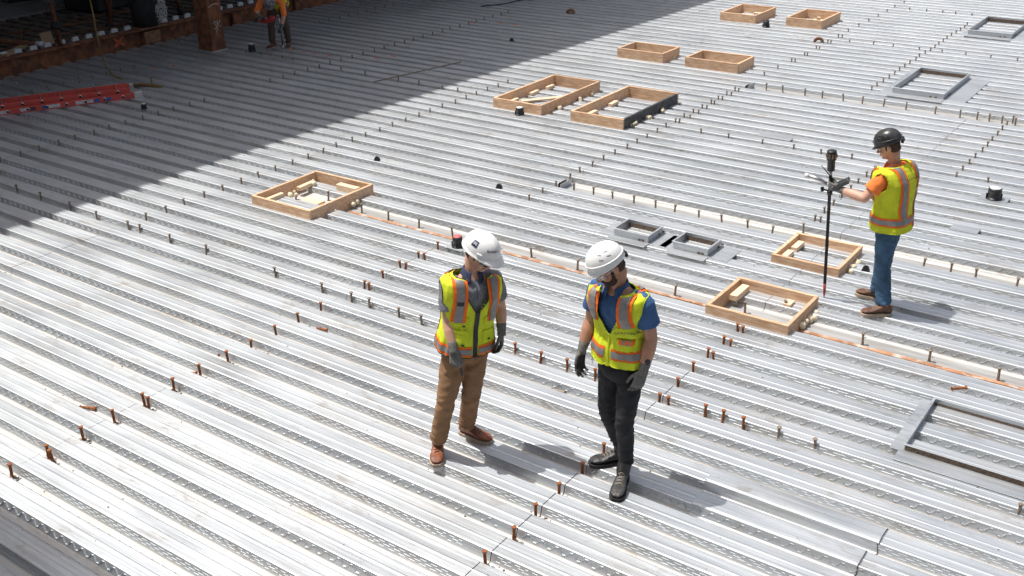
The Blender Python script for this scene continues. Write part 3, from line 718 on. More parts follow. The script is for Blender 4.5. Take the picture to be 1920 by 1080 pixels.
    def xpatch(name, m_, xa, xb, va, vb, off, back=False):
        bm = bmesh.new(); G = []
        for j in range(7):
            v = va+(vb-va)*j/6; G.append([bm.verts.new(vfn(T.u_of_x((xa+(xb-xa)*i/6)*S, v, back), v) + (T.pt(T.u_of_x((xa+(xb-xa)*i/6)*S, v, back), v, off)-T.pt(T.u_of_x((xa+(xb-xa)*i/6)*S, v, back), v, 0))) for i in range(7)])
        for j in range(6):
            for i in range(6): bm.faces.new((G[j][i], G[j][i+1], G[j+1][i+1], G[j+1][i]))
        bmesh.ops.recalc_face_normals(bm, faces=bm.faces)
        o = link(name, mesh_of(bm, name, True), m_, vest); s_ = o.modifiers.new('s', 'SOLIDIFY'); s_.thickness = .003; return o
    for pch in sp.get('patches', ()): xpatch(*pch[:1], M[pch[1]], *pch[2:])
    if sp.get('zip'):
        pts = [T.clothpt(0, v, OFF+.004) for v in [vd*1.02*i/24 for i in range(25)]]
        bm = bmesh.new(); hw = sp['zip']
        G = []
        for i in range(26):
            v = vd*1.03*i/25; G.append([bm.verts.new(vfn(T.u_of_x(hw*s_, v), v) + (T.pt(0, v, .004)-T.pt(0, v, 0))) for s_ in (-1, -.5, 0, .5, 1)])
        for j in range(25):
            for i in range(4): bm.faces.new((G[j][i], G[j][i+1], G[j+1][i+1], G[j+1][i]))
        bmesh.ops.recalc_face_normals(bm, faces=bm.faces); link('zipper', mesh_of(bm, 'zipper', True), M[sp['zipm']], vest)
    for (body_, size, xc, vc, back) in sp.get('vesttext', ()):
        Ln = T.cum[-1]
        def tf(tx, ty):
            v = vc + ty/Ln; u = T.u_of_x((xc*S + (tx if back else tx)*1), v, back); off = .015
            return vfn(u, v) + (T.pt(u, v, off)-T.pt(u, v, 0))
        me = text_mesh(body_, size); bm = bmesh.new(); bm.from_mesh(me)
        for v_ in bm.verts: v_.co = tf((-v_.co.x if not back else v_.co.x), v_.co.y)
        link('lettering', mesh_of(bm, 'lettering'), M['text'], vest)
    # --- gloves
    for side in 'RL':
        hs = sp['hand'+side]; wr = V('wr'+side); fore = wr-V('el'+side)
        make_glove('glove', root, wr, fore, sp['hd'+side], hs['palm'], hs['curl'], hs.get('spread', .05), hs.get('thumb', (.6, .3)), hs['side'], S*hs.get('s', 1.02))
    return root, T, vfn, V
GR = [(1.15, 1.35, .8)]*4
REL = [(.30, .45, .30), (.38, .5, .35), (.45, .55, .35), (.5, .6, .35)]
TOPZ = TOP+.001
spA = dict(S=1.0, ext=.045, loc=(-4.42, 5.36, TOPZ), yaw=-123.2, label='man in brown trousers and white brimmed hard hat pointing down at the deck',
  pel=(-.085, .02, .95), chest=(-.125, .03, 1.25), neck=(-.15, .045, 1.50), rp=(1, .12, 0), rc=(1, .02, 0), head=(-.198, .088, 1.655), look=(30, 31, -3), skin='skinA', hattilt=-9,
  shR=(.030, .03, 1.425), shL=(-.325, .03, 1.425), elR=(.055, .075, 1.165), wrR=(.055, .175, .975), hdR=(.01, .07, -.16), elL=(-.375, .01, 1.165), wrL=(-.345, .10, 1.005), hdL=(.02, .05, -.15),
  handR=dict(palm=(-.3, -.95, 0), curl=[(.10, .15, .1), (1.1, 1.4, .8), (1.2, 1.4, .8), (1.2, 1.4, .8)], side=1, thumb=(.35, .7)), handL=dict(palm=(.85, -.45, 0), curl=[(.5, .7, .4), (.6, .8, .5), (.7, .8, .5), (.7, .8, .5)], side=-1),
  hipR=(-.005, .03, .88), hipL=(-.165, .03, .88), knR=(.10, .06, .50), anR=(.155, -.02, .12), knL=(-.105, .05, .51), anL=(-.125, -.145, .12), heelR=(.125, -.12, 0), toeR=(.23, .155, 0), heelL=(-.096, -.225, 0), toeL=(-.265, .015, 0),
  pant='brownpant', bootm='leather', solem='sole', high=.13, shirt='greyshirt', collar='bluecollar', vest='hivis', bind='black', hat='cap', hatmat='hatw', glasses='lens', sleeve=.66, vdepth=.58, neckw=.5, zip=.017, zipm='black', pocketline=1, voff=.016, flare=1.06,
  hatmarks=(('square', 1.62, .62, .026, ''), ('IFE', 1.62, .62, .031, 'white'), ('SKANSKA', .42, .52, .025, 'text')), bands=((.045, .115),),
  patches=(('pocket', 'hivis', .055, .150, .40, .52, .004), ('pocket', 'hivis', .045, .155, .17, .335, .004), ('pocket', 'hivis', -.15, -.05, .40, .52, .004), ('pocket', 'hivis', -.155, -.05, .17, .32, .004), ('pocket_flap', 'hivis', .05, .155, .30, .345, .008), ('pocket_flap', 'hivis', -.155, -.055, .29, .33, .008), ('pull_tab', 'black', .075, .092, .395, .412, .010), ('pull_tab', 'black', .075, .094, .165, .185, .010), ('pull_tab', 'black', -.11, -.09, .20, .22, .010), ('radio_clip', 'black', .095, .135, .70, .755, .012), ('strap_tab', 'black', -.137, -.093, .80, .845, .008)))
spB = dict(S=1.04, ext=-.03, loc=(-3.21, 5.72, TOPZ), yaw=174.6, label='bearded man in black trousers and blue polo shirt standing with arms hanging',
  pel=(.015, -.03, .99), chest=(.012, -.015, 1.32), neck=(.02, .03, 1.575), rp=(1, 0, 0), rc=(1, 0, 0), head=(.048, .095, 1.735), look=(-28, 35, 5), skin='skinB', arm=1.10, hattilt=-7,
  shR=(.205, .0, 1.505), shL=(-.175, .0, 1.505), elR=(.258, .0, 1.24), wrR=(.268, .095, 1.03), hdR=(-.01, .05, -.15), elL=(-.225, -.03, 1.235), wrL=(-.222, .045, 1.005), hdL=(.03, .05, -.15),
  handR=dict(palm=(-.9, .25, 0), curl=REL, side=1), handL=dict(palm=(.6, -.75, 0), curl=REL, side=-1),
  hipR=(.10, -.03, .92), hipL=(-.075, -.02, .92), knR=(.115, -.02, .53), anR=(.105, -.18, .16), knL=(-.085, .05, .54), anL=(-.075, .0, .16), heelR=(.065, -.235, 0), toeR=(.26, -.005, 0), heelL=(-.03, -.05, 0), toeL=(-.155, .24, 0),
  pant='blackpant', leg=.90, flare=.92, bootm='leatherb', solem='soleb', high=.20, hemlen=.93, bS=1.10, shirt='blueshirt', collar='blueshirt', vest='hivis', bind='hivis', bindr=.003, hat='helmet', hatmat='hatw', glasses='clear', beard=1, sleeve=.62, vdepth=.42, neckw=.55, zip=.006, zipm='hivisold', wid=.97,
  hatmarks=(('SKANSKA', .0, .30, .020, 'text'),), bands=((.13, .215),), straplow=.60,
  patches=(('pocket', 'hivis', -.165, -.055, .43, .60, .005), ('pocket', 'hivis', -.17, -.05, .235, .40, .005), ('orange_trim', 'orange', -.150, -.068, .33, .405, .010), ('reflective_tape', 'silver', -.131, -.087, .328, .407, .013), ('zip_edge', 'hivisold', -.012, .012, .0, .04, .003)), vesttext=(('SKANSKA', .030, -.112, .52, False),))
spC = dict(S=.97, ext=.05, loc=(-2.60, 9.58, TOPZ), yaw=77.1, label='man in jeans and black helmet seen from behind holding a survey pole',
  pel=(.035, -.06, .90), chest=(.035, -.055, 1.19), neck=(.03, -.015, 1.44), rp=(1, .3, 0), rc=(1, 0, 0), head=(-.0, .045, 1.605), look=(22, 22, 0), skin='skinA',
  shR=(.205, -.04, 1.37), shL=(-.14, -.035, 1.37), elR=(.275, -.085, 1.13), wrR=(.20, .12, 1.06), hdR=(-.1, .13, .02), elL=(-.268, .075, 1.165), wrL=(-.265, .345, 1.185), hdL=(.0, .16, .01),
  handR=dict(palm=(-1, -.2, 0), curl=REL, side=1), handL=dict(palm=(1, 0, 0), curl=[(.75, 1.0, .7), (.8, 1.0, .7), (.85, 1.0, .7), (.85, 1.0, .7)], side=-1),
  hipR=(.11, -.04, .83), hipL=(-.035, -.07, .83), knR=(.135, .02, .46), anR=(.165, .04, .10), knL=(-.035, -.08, .46), anL=(-.075, -.16, .10), heelR=(.175, -.02, 0), toeR=(.13, .25, 0), heelL=(-.045, -.235, 0), toeL=(-.245, -.035, 0),
  pant='jeans', flare=1.1, leg=1.08, bootm='leather2', solem='sole', high=.12, shirt='orangetee', vest='hivisold', bind='hivisold', bindr=.003, hat='helmet', hatmat='hatb', sleeve=.66, vdepth=.62, voff=.026, dep=1.1, wid=1.09, arm=1.12,
  hatmarks=(('flag', 2.25, .75, .02, ''),), bands=((.135, .215),), patches=(('orange_trim', 'orange', .0, .075, .03, .115, .006, True), ('reflective_tape', 'silver', .018, .057, .028, .113, .009, True)), vesttext=(('SKANSKA', .040, .0, .80, True),))
spD = dict(S=1.0, loc=(-16.25, 14.75, TOPZ), yaw=-141.5, label='man in orange sleeves bent over fastening the deck with tools in both hands',
  pel=(.02, -.12, .90), chest=(.05, .10, 1.06), neck=(.07, .36, 1.02), rp=(1, 0, 0), rc=(1, 0, 0), head=(.065, .47, .965), look=(0, 62, 0), skin='skinA',
  shR=(.245, .29, 1.00), shL=(-.115, .29, 1.00), elR=(.36, .30, .80), wrR=(.30, .40, .72), hdR=(-.06, .08, -.10), elL=(-.155, .29, .72), wrL=(-.085, .30, .47), hdL=(.03, .02, -.15),
  handR=dict(palm=(-1, .1, 0), curl=GR, side=1), handL=dict(palm=(1, .2, 0), curl=GR, side=-1),
  hipR=(.115, -.12, .84), hipL=(-.075, -.12, .84), knR=(.17, -.02, .47), anR=(.19, -.02, .10), knL=(-.115, -.02, .46), anL=(-.14, -.05, .10), heelR=(.14, -.10, 0), toeR=(.27, .16, 0), heelL=(-.12, -.12, 0), toeL=(-.155, .17, 0),
  pant='greypant', bootm='leather2', solem='sole', high=.13, shirt='orangetee', vest='hivisold', bind='hivisold', bindr=.003, hat='helmet', hatmat='hatg', sleeve=1.12, vdepth=.5, hatmarks=(), bands=((.10, .17),))
pA = make_person(spA); pB = make_person(spB); pC = make_person(spC); pD = make_person(spD)
# badge and watch of the bearded man
rootB, TB, vfB, VB = pB
bq = TB.pt(R(58), .0, .02); bm = bmesh.new(); mtx = Matrix.Translation(bq + Vector((0, 0, -.035))) @ Matrix.Rotation(R(-55), 4, 'Z')
bm_box(bm, (-.027, -.002, -.043), (.027, .002, .043), .002, mtx); bd = link('id_badge', mesh_of(bm, 'id_badge'), M['paper'], rootB)
bm = bmesh.new(); bm_box(bm, (-.023, .0025, -.010), (.023, .004, .034), 0, mtx); link('badge_panel', mesh_of(bm, 'badge_panel'), M['blue'], bd)
wv = VB('wrL'); ev = VB('elL'); wd = (wv-ev).normalized(); wc = wv-wd*.085
bm = bmesh.new(); bm_tube(bm, [wc-wd*.011, wc-wd*.009, wc+wd*.009, wc+wd*.011], [.034, .037, .037, .034], 20); wt = link('watch', mesh_of(bm, 'watch', True), M['black'], rootB)
wn = Vector((-.75, .65, .1)); wn = (wn-wd*wn.dot(wd)).normalized(); bm = bmesh.new(); bm_tube(bm, [wc+wn*.033, wc+wn*.045], .019, 18); link('watch_case', mesh_of(bm, 'watch_case'), M['black'], wt)
bm = bmesh.new(); bm_tube(bm, [wc+wn*.0452, wc+wn*.0462], .015, 18); link('watch_face', mesh_of(bm, 'watch_face'), M['watchface'], wt)
# ------------------------------------------------------------------ survey pole
wrl = Vector(spC['wrL']); Rz = Matrix.Rotation(R(spC['yaw']), 4, 'Z'); grip = Matrix.Translation(Vector(spC['loc'])) @ Rz @ (wrl + Vector((.034, .115, .0)))
pb = Vector((-3.05, 9.51, TOPZ)); up = (grip-pb).normalized(); kk = (grip-pb).length
sv = empty('survey_pole', pb); tag(sv, 'black survey pole with cylinder head and clamped tablet held upright by man in jeans', 'survey pole')
X2 = Vector((-.966, -.26, 0)); Y2 = up.cross(X2).normalized(); 
def L2(a, b, c): return up*c + X2*a + Y2*b
tube('tip', [L2(0, 0, 0), L2(0, 0, .04), L2(0, 0, .05), L2(0, 0, .16)], [.004, .011, .014, .0145], mat('red_sleeve', (.35, .06, .05), .5), sv, 12)
tube('pole', [L2(0, 0, .16), L2(0, 0, kk+.10)], .0155, M['blackmatte'], sv, 12)
tube('pole_joint', [L2(0, 0, .55), L2(0, 0, .57)], .018, M['black'], sv, 12)
tube('clamp', [L2(0, 0, kk-.09), L2(0, 0, kk-.05)], .026, M['black'], sv, 12)
bm = bmesh.new(); bm_tube(bm, [L2(.01, 0, kk-.055), L2(.075, -.01, kk-.05)], .009, 8); bm_tube(bm, [L2(.07, -.01, kk-.07), L2(.07, -.01, kk-.03)], .016, 10); link('clamp_knob', mesh_of(bm, 'clamp_knob', True), M['black'], sv)
tube('prism_neck', [L2(0, 0, kk+.09), L2(0, 0, kk+.15)], [.012, .017], M['silverm'], sv, 12)
tube('prism_head', [L2(0, 0, kk+.145), L2(0, 0, kk+.15), L2(0, 0, kk+.245), L2(0, 0, kk+.255), L2(0, 0, kk+.335), L2(0, 0, kk+.345)], [.028, .036, .036, .046, .046, .040], M['black'], sv, 18)
bm = bmesh.new()
for i in range(10):
    a_ = 2*math.pi*i/10; c_ = L2(math.cos(a_)*.046, math.sin(a_)*.046, kk+.295); bm_ball(bm, c_, (.010, .010, .022), 8)
link('prism_facet', mesh_of(bm, 'prism_facet', True), mat('prism_glass', (.25, .2, .15), .1, .6), sv)
tube('level_arm', [L2(.03, .0, kk+.01), L2(.10, .0, kk+.045), L2(.20, .01, kk+.075)], [.016, .023, .024], M['silverm'], sv, 14)
tube('level_cap', [L2(.20, .01, kk+.075), L2(.235, .012, kk+.085)], [.025, .02], M['white'], sv, 14)
tube('antenna', [L2(-.03, .03, kk+.07), L2(.085, .03, kk+.20)], [.007, .004], M['black'], sv, 8)
bm = bmesh.new(); mtx = Matrix.Translation(L2(-.10, .07, kk+.05)) @ Matrix.Rotation(R(34), 4, Y2) @ Matrix(((X2.x, Y2.x, up.x, 0), (X2.y, Y2.y, up.y, 0), (X2.z, Y2.z, up.z, 0), (0, 0, 0, 1)))
bm_box(bm, (-.08, -.055, -.010), (.08, .055, .010), .006, mtx); tb = link('tablet', mesh_of(bm, 'tablet'), mat('tablet_grey', (.10, .10, .105), .5), sv)
bm = bmesh.new(); bm_box(bm, (-.066, -.043, .0102), (.066, .043, .012), 0, mtx); link('screen', mesh_of(bm, 'screen'), M['lens'], tb)
tube('lanyard', [L2(-.10, -.06, kk-.05), L2(-.12, -.07, kk-.12), L2(-.10, -.08, kk-.17), L2(-.085, -.07, kk-.13), L2(-.10, -.06, kk-.06)], .0025, M['black'], sv, 6)
# ------------------------------------------------------------------ tools of the bent man
rD = Matrix.Translation(Vector(spD['loc'])) @ Matrix.Rotation(R(spD['yaw']), 4, 'Z')
hR = Vector(spD['wrR']) + Vector((-.05, .055, -.075)); hL = Vector(spD['wrL']) + Vector((.03, .02, -.095))
tl = empty('cordless_tool', rD @ hR, R(spD['yaw'])); tag(tl, 'red cordless power tool held in bent worker\'s right hand', 'power tool')
bm = bmesh.new(); bm_tube(bm, [(.02, -.02, -.02), (-.05, .0, -.03), (-.12, .02, -.01), (-.20, .03, .03)], [.03, .034, .045, .05], 10); bm_box(bm, (-.25, -.01, -.02), (-.15, .08, .08), .012); link('housing', mesh_of(bm, 'housing', True), M['redtool'], tl)
bm = bmesh.new(); bm_tube(bm, [(.02, -.02, -.03), (.09, -.03, -.02), (.12, -.03, .03)], [.024, .026, .03], 10); link('handle_loop', mesh_of(bm, 'handle_loop', True), M['redtool'], tl)
box('battery', (.085, -.065, -.045), (.165, .005, .045), M['black'], tl, .006)
bt = rD @ Vector((-.05, .20, .0)); th = rD @ (hL + Vector((0, 0, .27))); 
rt = empty('stand_up_driver', bt); tag(rt, 'black long stand-up driver rod pressed to the deck by bent worker', 'driver rod')
q0 = Vector((0, 0, .0)); q1 = th-bt
tube('rod', [q0+(q1*.12), q1*.75], .011, M['black'], rt, 10); tube('nose_piece', [q0, q1*.04, q1*.05, q1*.14], [.008, .012, .022, .02], M['silverm'], rt, 12); tube('grip', [q1*.55, q1*.72], .019, M['black'], rt, 12); tube('drive_end', [q1*.75, q1*.9, q1], [.013, .02, .012], M['silverm'], rt, 12)
# ------------------------------------------------------------------ structure outside / around the frame
def grp(name, loc=(0, 0, 0), rz=0, label=None, cat=None, group=None): return tag(empty(name, loc, rz), label, cat, group)
bld = grp('steel_frame_building', (-19.3, 14, 0), 0, 'rusty steel frame building with added unseen upper floors that shade the deck edge', 'building')
def pbox(name, lo, hi, m, parent, bev=0): 
    o = box(name, lo, hi, m, parent, bev); o.matrix_parent_inverse = parent.matrix_world.inverted() if False else Matrix.Translation(-parent.location); return o
for z, xa, xb in ((4.5, -36, -19.35), (8.9, -22, -16.5), (13.2, -22, -16.5)):  # added out-of-view floors, sized to cast the shade yet leave sky reflections open
    o = pbox('added_upper_floor', (xa, -14, z-.30), (xb, 46, z), M['conc'], bld)
    if z > 5:
        for v in o.data.vertices:
            if v.co.x > -18: v.co.x += .042*(v.co.y-6.5)      # edge skewed so its cast shadow reaches further out at the far end
for y in (-12, -5.5, 1.0, 7.4, 20.3, 26.8, 33.2, 39.7):
    for x in (-19.12, -28): pbox('column', (x-.2, y-.2, -4.4), (x+.2, y+.2, 12.9), M['rust'], bld)
for x in (-28,): pbox('column', (x-.2, 13.7, -4.4), (x+.2, 14.1, 12.9), M['rust'], bld)

nb_ = grp('added_dark_building', (-5, -14, -4.4), 0, 'added unseen building face behind the viewpoint that darkens deck reflections', 'building')  # invented building out of view, gives the rib webs something dark to reflect
M['added_facade'] = mat('added_facade', (.13, .127, .125), .7, 0, scale=.6, var=.15)
pbox('wall', (-60, -24, -4.4), (40, -12, 17), M['added_facade'], nb_)
gl_ = mat('dark_window', (.03, .035, .04), .1)
for k in range(12):
    for r_ in range(4): pbox('window', (-46+k*7, -12.0, -.5+r_*4.2), (-41.5+k*7, -11.9, 2.2+r_*4.2), gl_, nb_)
shade_slab = grp('added_shade_slab', (-12, 0, 3), 0, 'added unseen slab beside the viewpoint that shades the near left corner', 'slab')  # invented slab on props, out of view, casts the near left corner shadow
pbox('slab', (-19, -11.5, 2.95), (-6.5, 2.62, 3.2), M['conc'], shade_slab); pbox('edge_beam', (-18.9, 2.32, 2.55), (-6.6, 2.46, 2.95), M['rust'], shade_slab)
for x in (-18, -13, -8): pbox('prop', (x-.06, 1.2, .076), (x+.06, 1.32, 2.95), M['rust'], shade_slab)
# adjoining raised floor
rf = tag(empty('raised_floor'), kind='structure')
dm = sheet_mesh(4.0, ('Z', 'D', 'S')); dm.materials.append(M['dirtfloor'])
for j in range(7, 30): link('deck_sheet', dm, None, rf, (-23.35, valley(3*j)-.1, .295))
sl_ = box('concrete_slab', (-48, 4, .10), (-22.6, 34, .40), M['conc'], rf)
# edge beam
eb = grp('edge_beam', (-19.1, 14, 0), 0, 'rusty steel edge beam along the end of the deck ribs', 'steel beam')
y0, y1 = 2.5, 31.
pbox('top_flange', (-19.24, y0, .352), (-18.98, y1, .372), M['rust'], eb, .003); pbox('web', (-19.12, y0, -.2), (-19.10, y1, .352), M['rust'], eb); pbox('bottom_flange', (-19.24, y0, -.222), (-18.96, y1, -.2), M['rust'], eb)
for y in (9.9, 15.9, 17.8, 22): pbox('stiffener', (-19.099, y, -.199), (-18.99, y+.014, .351), M['rust'], eb)
bm = bmesh.new()
for s in (1, -1): bm_box(bm, (-.0, -.15, -.016), (.003, .15, .016), 0, Matrix.Translation((-19.0985, 12.98, .21)) @ Matrix.Rotation(R(38*s), 4, 'X'))
o = link('spray_cross', mesh_of(bm, 'spray_cross'), M['orangepaint'], eb); o.matrix_parent_inverse = Matrix.Translation(-eb.location)
# white closure blocks in the rib ends of the raised floor
M['closure'] = mat('white_closure', (.60, .62, .63), .7, 0, var=.08)
cb = bmesh.new()
v = [(-.075, 0), (.075, 0), (.058, .075), (-.058, .075)]
a = [cb.verts.new((.0, y, z)) for y, z in v]; b = [cb.verts.new((-.05, y, z)) for y, z in v]
cb.faces.new(a); cb.faces.new(b[::-1])
for i in range(4): cb.faces.new((a[i], b[i], b[(i+1) % 4], a[(i+1) % 4]))
bmesh.ops.recalc_face_normals(cb, faces=cb.faces); cbm = mesh_of(cb, 'closure_block')
for n in range(24, 62):
    y = valley(n)+PITCH/2-.1+.0
    if abs(y-13.8) < .32: continue
    tag(link('closure_block', cbm, M['closure'], None, (-19.26+random.uniform(-.02, .02), y, .373), (random.uniform(-.05, .05), 0, random.uniform(-.06, .06))), 'white closure block filling a rib end above the rusty edge beam', 'closure block', 'white closure blocks along the edge beam')
# near rusty column with chalk mark
cl = grp('steel_column', (-17.37, 13.92, 0), 0, 'rusty square steel column with white chalk writing standing on the deck', 'column')
bm = bmesh.new(); bm_box(bm, (-.215, -.17, .0), (.215, .17, 8.6), .012); link('shaft', mesh_of(bm, 'shaft'), M['rust'], cl)
bm = bmesh.new(); bm_box(bm, (-.23, -.185, .001), (.23, .185, .09), .004); link('base_collar', mesh_of(bm, 'base_collar'), M['galv'], cl)
def stroke(pts, r, name='chalk_mark'): return tube(name, [(.2165, y, z) for y, z in pts], r, M['whitepaint'], cl, 6)
stroke([(-.08, .62), (-.03, .66), (-.0, .62), (-.045, .59), (.0, .57), (-.02, .52), (-.07, .52)], .0045); stroke([(.03, .68), (.02, .46)], .0045); stroke([(.11, .66), (.03, .58), (.10, .54)], .0045)
stroke([(-.14, .94), (-.05, .985), (.06, .99), (.13, .965)], .005); stroke([(-.02, .50), (-.005, .38)], .004)
# dark fireproofed brace column
br = grp('dark_column', (-19.1, 13.8, .08), 0, 'thick black wrapped column on a rusty bracket at the edge beam', 'column')
bm = bmesh.new(); pts = [(-.12, -.02, .26), (-.14, -.04, .7), (-.18, -.08, 1.6), (-.24, -.14, 4.05)]; bm_tube(bm, pts, [.25, .25, .26, .26], 22); me = mesh_of(bm, 'shaft', True); wrinkle(me, lambda c: .012*noise.noise(c*6)); link('shaft', me, M['blackmatte'], br)
bm = bmesh.new(); bm_box(bm, (.02, -.30, .005), (.16, .10, .245), .006); bm_box(bm, (-.30, -.36, .292), (.17, .30, .312), .003); link('bracket', mesh_of(bm, 'bracket'), M['plate'], br)
wb = grp('wire_bundle', (-18.86, 13.95, .6), 0, 'tangle of white wire hanging on the black column', 'wire')
for i in range(9):
    rr = random.Random(i); P = [Vector((rr.uniform(-.02, .05), rr.uniform(-.16, .12), .62-.6*k/9+rr.uniform(-.07, .07)-.15)) for k in range(9)]
    tube('wire', crspline(P, 4), .006, M['whitewire'], wb, 5)
# posts and struts behind the beam
def post(label, a, b, r, wrap=None, name='steel_post'):
    a, b = Vector(a), Vector(b); g_ = grp(name, a, 0, label, 'post'); tube('shaft', [Vector(), b-a], r, M['rust'], g_, 10)
    if wrap: tube('wrap', [(b-a)*wrap[0], (b-a)*(wrap[0]*.6+wrap[1]*.4), (b-a)*wrap[1]], [r*1.7, r*2.3, r*1.5], M['blackmatte'], g_, 12)
    return g_
pg = post('thin rusty post with black wrap and coiled cables on the edge beam', (-19.12, 11.705, .374), (-19.1, 11.55, 4.18), .045, (.085, .125))
for i in range(6):
    rr = random.Random(40+i); c = Vector((.06, -.05+rr.uniform(-.05, .05), .98)); ry, rz_ = rr.uniform(.10, .2), rr.uniform(.16, .3)
    tube('cable_coil', [c + Vector((.02*math.sin(3*t), ry*math.cos(t), rz_*math.sin(t)+.05)) for t in [2*math.pi*k/20 for k in range(21)]], .007, M['cable'], pg, 6)
post('slanted rusty strut with black wrapped foot beside the chalked column', (-19.6, 15.034, .37), (-19.7, 14.1, 3.4), .04, (.0, .06), 'steel_strut')
post('slanted rusty strut standing left of the thick black column', (-19.75, 13.28, .37), (-19.6, 13.8, 3.4), .045, (.0, .035), 'steel_strut')
post('rusty strut behind the thick black column', (-20.6, 13.9, .37), (-20.5, 13.55, 3.4), .05, None, 'steel_strut')
bm = bmesh.new(); bm_box(bm, (-.009, -.13, 0), (.009, .13, .26), .001); tag(link('plywood_offcut', mesh_of(bm, 'plywood_offcut'), M['ply'], None, (-19.36, 11.62, .374), (0, R(-14), R(6))), 'brown plywood offcut leaning against the thin rusty post', 'plywood')
pp = grp('steel_pipe', (-19.38, 11.47, .42), 0, 'rusty pipe with white wrapped end lying beside the edge beam', 'pipe'); tube('shaft', [(0, 0, 0), (-1.9, -1.1, .16)], .05, M['rust'], pp, 12); tube('end_wrap', [(.05, .028, -.004), (.0, .0, 0), (-.09, -.052, .008)], [.045, .06, .058], M['whitewire'], pp, 12)
bm = bmesh.new(); bm_box(bm, (-.08, -.45, 0), (.08, .45, .045), .003); tag(link('wood_plank', mesh_of(bm, 'wood_plank'), M['ply'], None, (-19.45, 10.95, .374), (0, 0, R(32))), 'dusty wood plank lying on the raised floor beside the rusty pipe', 'plank')
# clutter on the raised floor: reinforcing bars (each a bar), a dark crate and tarp, tension cable
rr = random.Random(5)
for i in range(26):
    y = 10.5+rr.uniform(0, 9); x = -19.7-rr.uniform(0, 2.2); a_ = rr.choice((R(88), R(80), R(10), R(150)))+rr.uniform(-.15, .15); L_ = rr.uniform(.7, 2.0)
    tag(tube('reinforcing_bar', [(x, y, .392), (x+math.cos(a_)*L_*.5, y+math.sin(a_)*L_*.5, .40), (x+math.cos(a_)*L_, y+math.sin(a_)*L_, .392)], .011, M['rust'], None, 6), 'rusty reinforcing bar lying on the raised floor behind the edge beam', 'steel bar', 'loose bars on the raised floor')
dk = grp('dark_crate', (-22.0, 14.9, .40), R(12), 'black covered crate standing on the raised floor', 'crate')
bm = bmesh.new(); bm_box(bm, (-.5, -.9, 0), (.5, .9, .62), .03); link('body', mesh_of(bm, 'body'), M['blackmatte'], dk); box('lid', (-.54, -.94, .622), (.54, .94, .68), M['black'], dk, .01); box('end_board', (.502, .55, .02), (.53, .85, .5), M['rust'], dk)
tp = grp('site_bin', (-24.6, 14.6, .40), R(-8), 'dark site bin against the grey slab area', 'bin')
box('body', (-.5, -.8, 0), (.5, .8, 1.1), M['black'], tp, .03); box('lid', (-.53, -.83, 1.102), (.53, .83, 1.16), M['blackmatte'], tp, .01)
tag(tube('safety_cable', [(-22.8, 8, 1.05), (-22.8, 11.8, .98), (-22.8, 16, 1.06), (-22.8, 24, 1.0)], .012, M['whitewire'], None, 6), 'thin pale safety cable strung across the raised floor', 'cable')
rope = grp('hanging_rope', (-17.0, 11.4, .08), 0, 'brown rope hanging from above and ending on the deck', 'rope')
tube('strand', crspline([(-.3, -.25, 4.0), (-.12, -.19, 1.4), (-.10, -.20, .95), (-.1, -.185, .62), (-.08, -.15, .28), (-.03, -.06, .06), (.12, .0, .012), (.18, -.04, .012)], 6), .013, M['yellow_rope'], rope, 8)
kn = grp('rope_end', (-15.95, 11.32, TOP), 0, 'frayed brown rope piece lying on the deck past the ladder end', 'rope')
tube('strand', crspline([(-.30, -.12, .02), (-.12, -.05, .035), (.05, .02, .02), (.22, .06, .02)], 5), .028, M['yellow_rope'], kn, 8); tube('loose_end', [(.02, .02, .02), (-.03, .06, .09), (-.05, .07, .15)], .014, M['yellow_rope'], kn, 7)
# ------------------------------------------------------------------ red ladder (two overlapping sections)
A_, B_ = Vector((-17.86, 6.77, 0)), Vector((-15.72, 10.82, 0)); d_ = (B_-A_); LL = d_.length; d_.normalize()
lad = grp('extension_ladder', A_ + Vector((0, 0, TOP)), math.atan2(d_.y, d_.x), 'red fibreglass extension ladder lying on its side on the shaded deck', 'ladder')
for k, (z0, yb) in enumerate(((.0, .0), (.0, -.085))):
    pass
def rail(name, y, z, x0=0., x1=LL):
    bm = bmesh.new(); bm_box(bm, (x0, y-.016, z), (x1, y-.010, z+.085)); bm_box(bm, (x0, y-.0098, z), (x1, y+.02, z+.006)); bm_box(bm, (x0, y-.0098, z+.079), (x1, y+.02, z+.085)); return link(name, mesh_of(bm, name), M['ladder'], lad)
rail('rail', .235, .06); rail('rail', -.19, .002); rail('rail', -.10, .075, 0, LL-.08); rail('rail', .19, .09, 0, LL-.08)
for i in range(15):
    x = LL-.22-i*.3
    if x < .05: break
    tube('rung', [(x, -.185, .045), (x, .225, .10)], .016, M['alu'], lad, 10); tube('rung', [(x-.06, -.095, .118), (x-.06, .185, .13)], .016, M['alu'], lad, 10)
    for y, z, dx in ((-.2062, .045, 0), (-.1162, .118, -.06)):
        tube('rung_ring', [(x+dx, y, z), (x+dx, y-.005, z)], .027, M['alu'], lad, 12); tube('rung_end', [(x+dx, y-.0052, z), (x+dx, y-.008, z)], .019, M['black'], lad, 12)
box('end_shoe', (LL-.04, -.215, .0), (LL+.10, -.165, .10), M['alu'], lad, .006); box('end_shoe', (LL-.05, .21, .06), (LL+.02, .26, .15), M['alu'], lad, .006)
for x0, x1, m_ in ((.42, .50, 'blue'), (.60, .68, 'blue'), (.70, .98, 'paper'), (1.22, 1.42, 'paper'), (1.43, 1.50, 'blue'), (1.60, 1.68, 'cable'), (1.70, 1.84, 'paper'), (2.02, 2.14, 'paper')):
    box('label_sticker', (LL-x1, -.2085, .018), (LL-x0, -.2065, .072), M[m_], lad, 0)
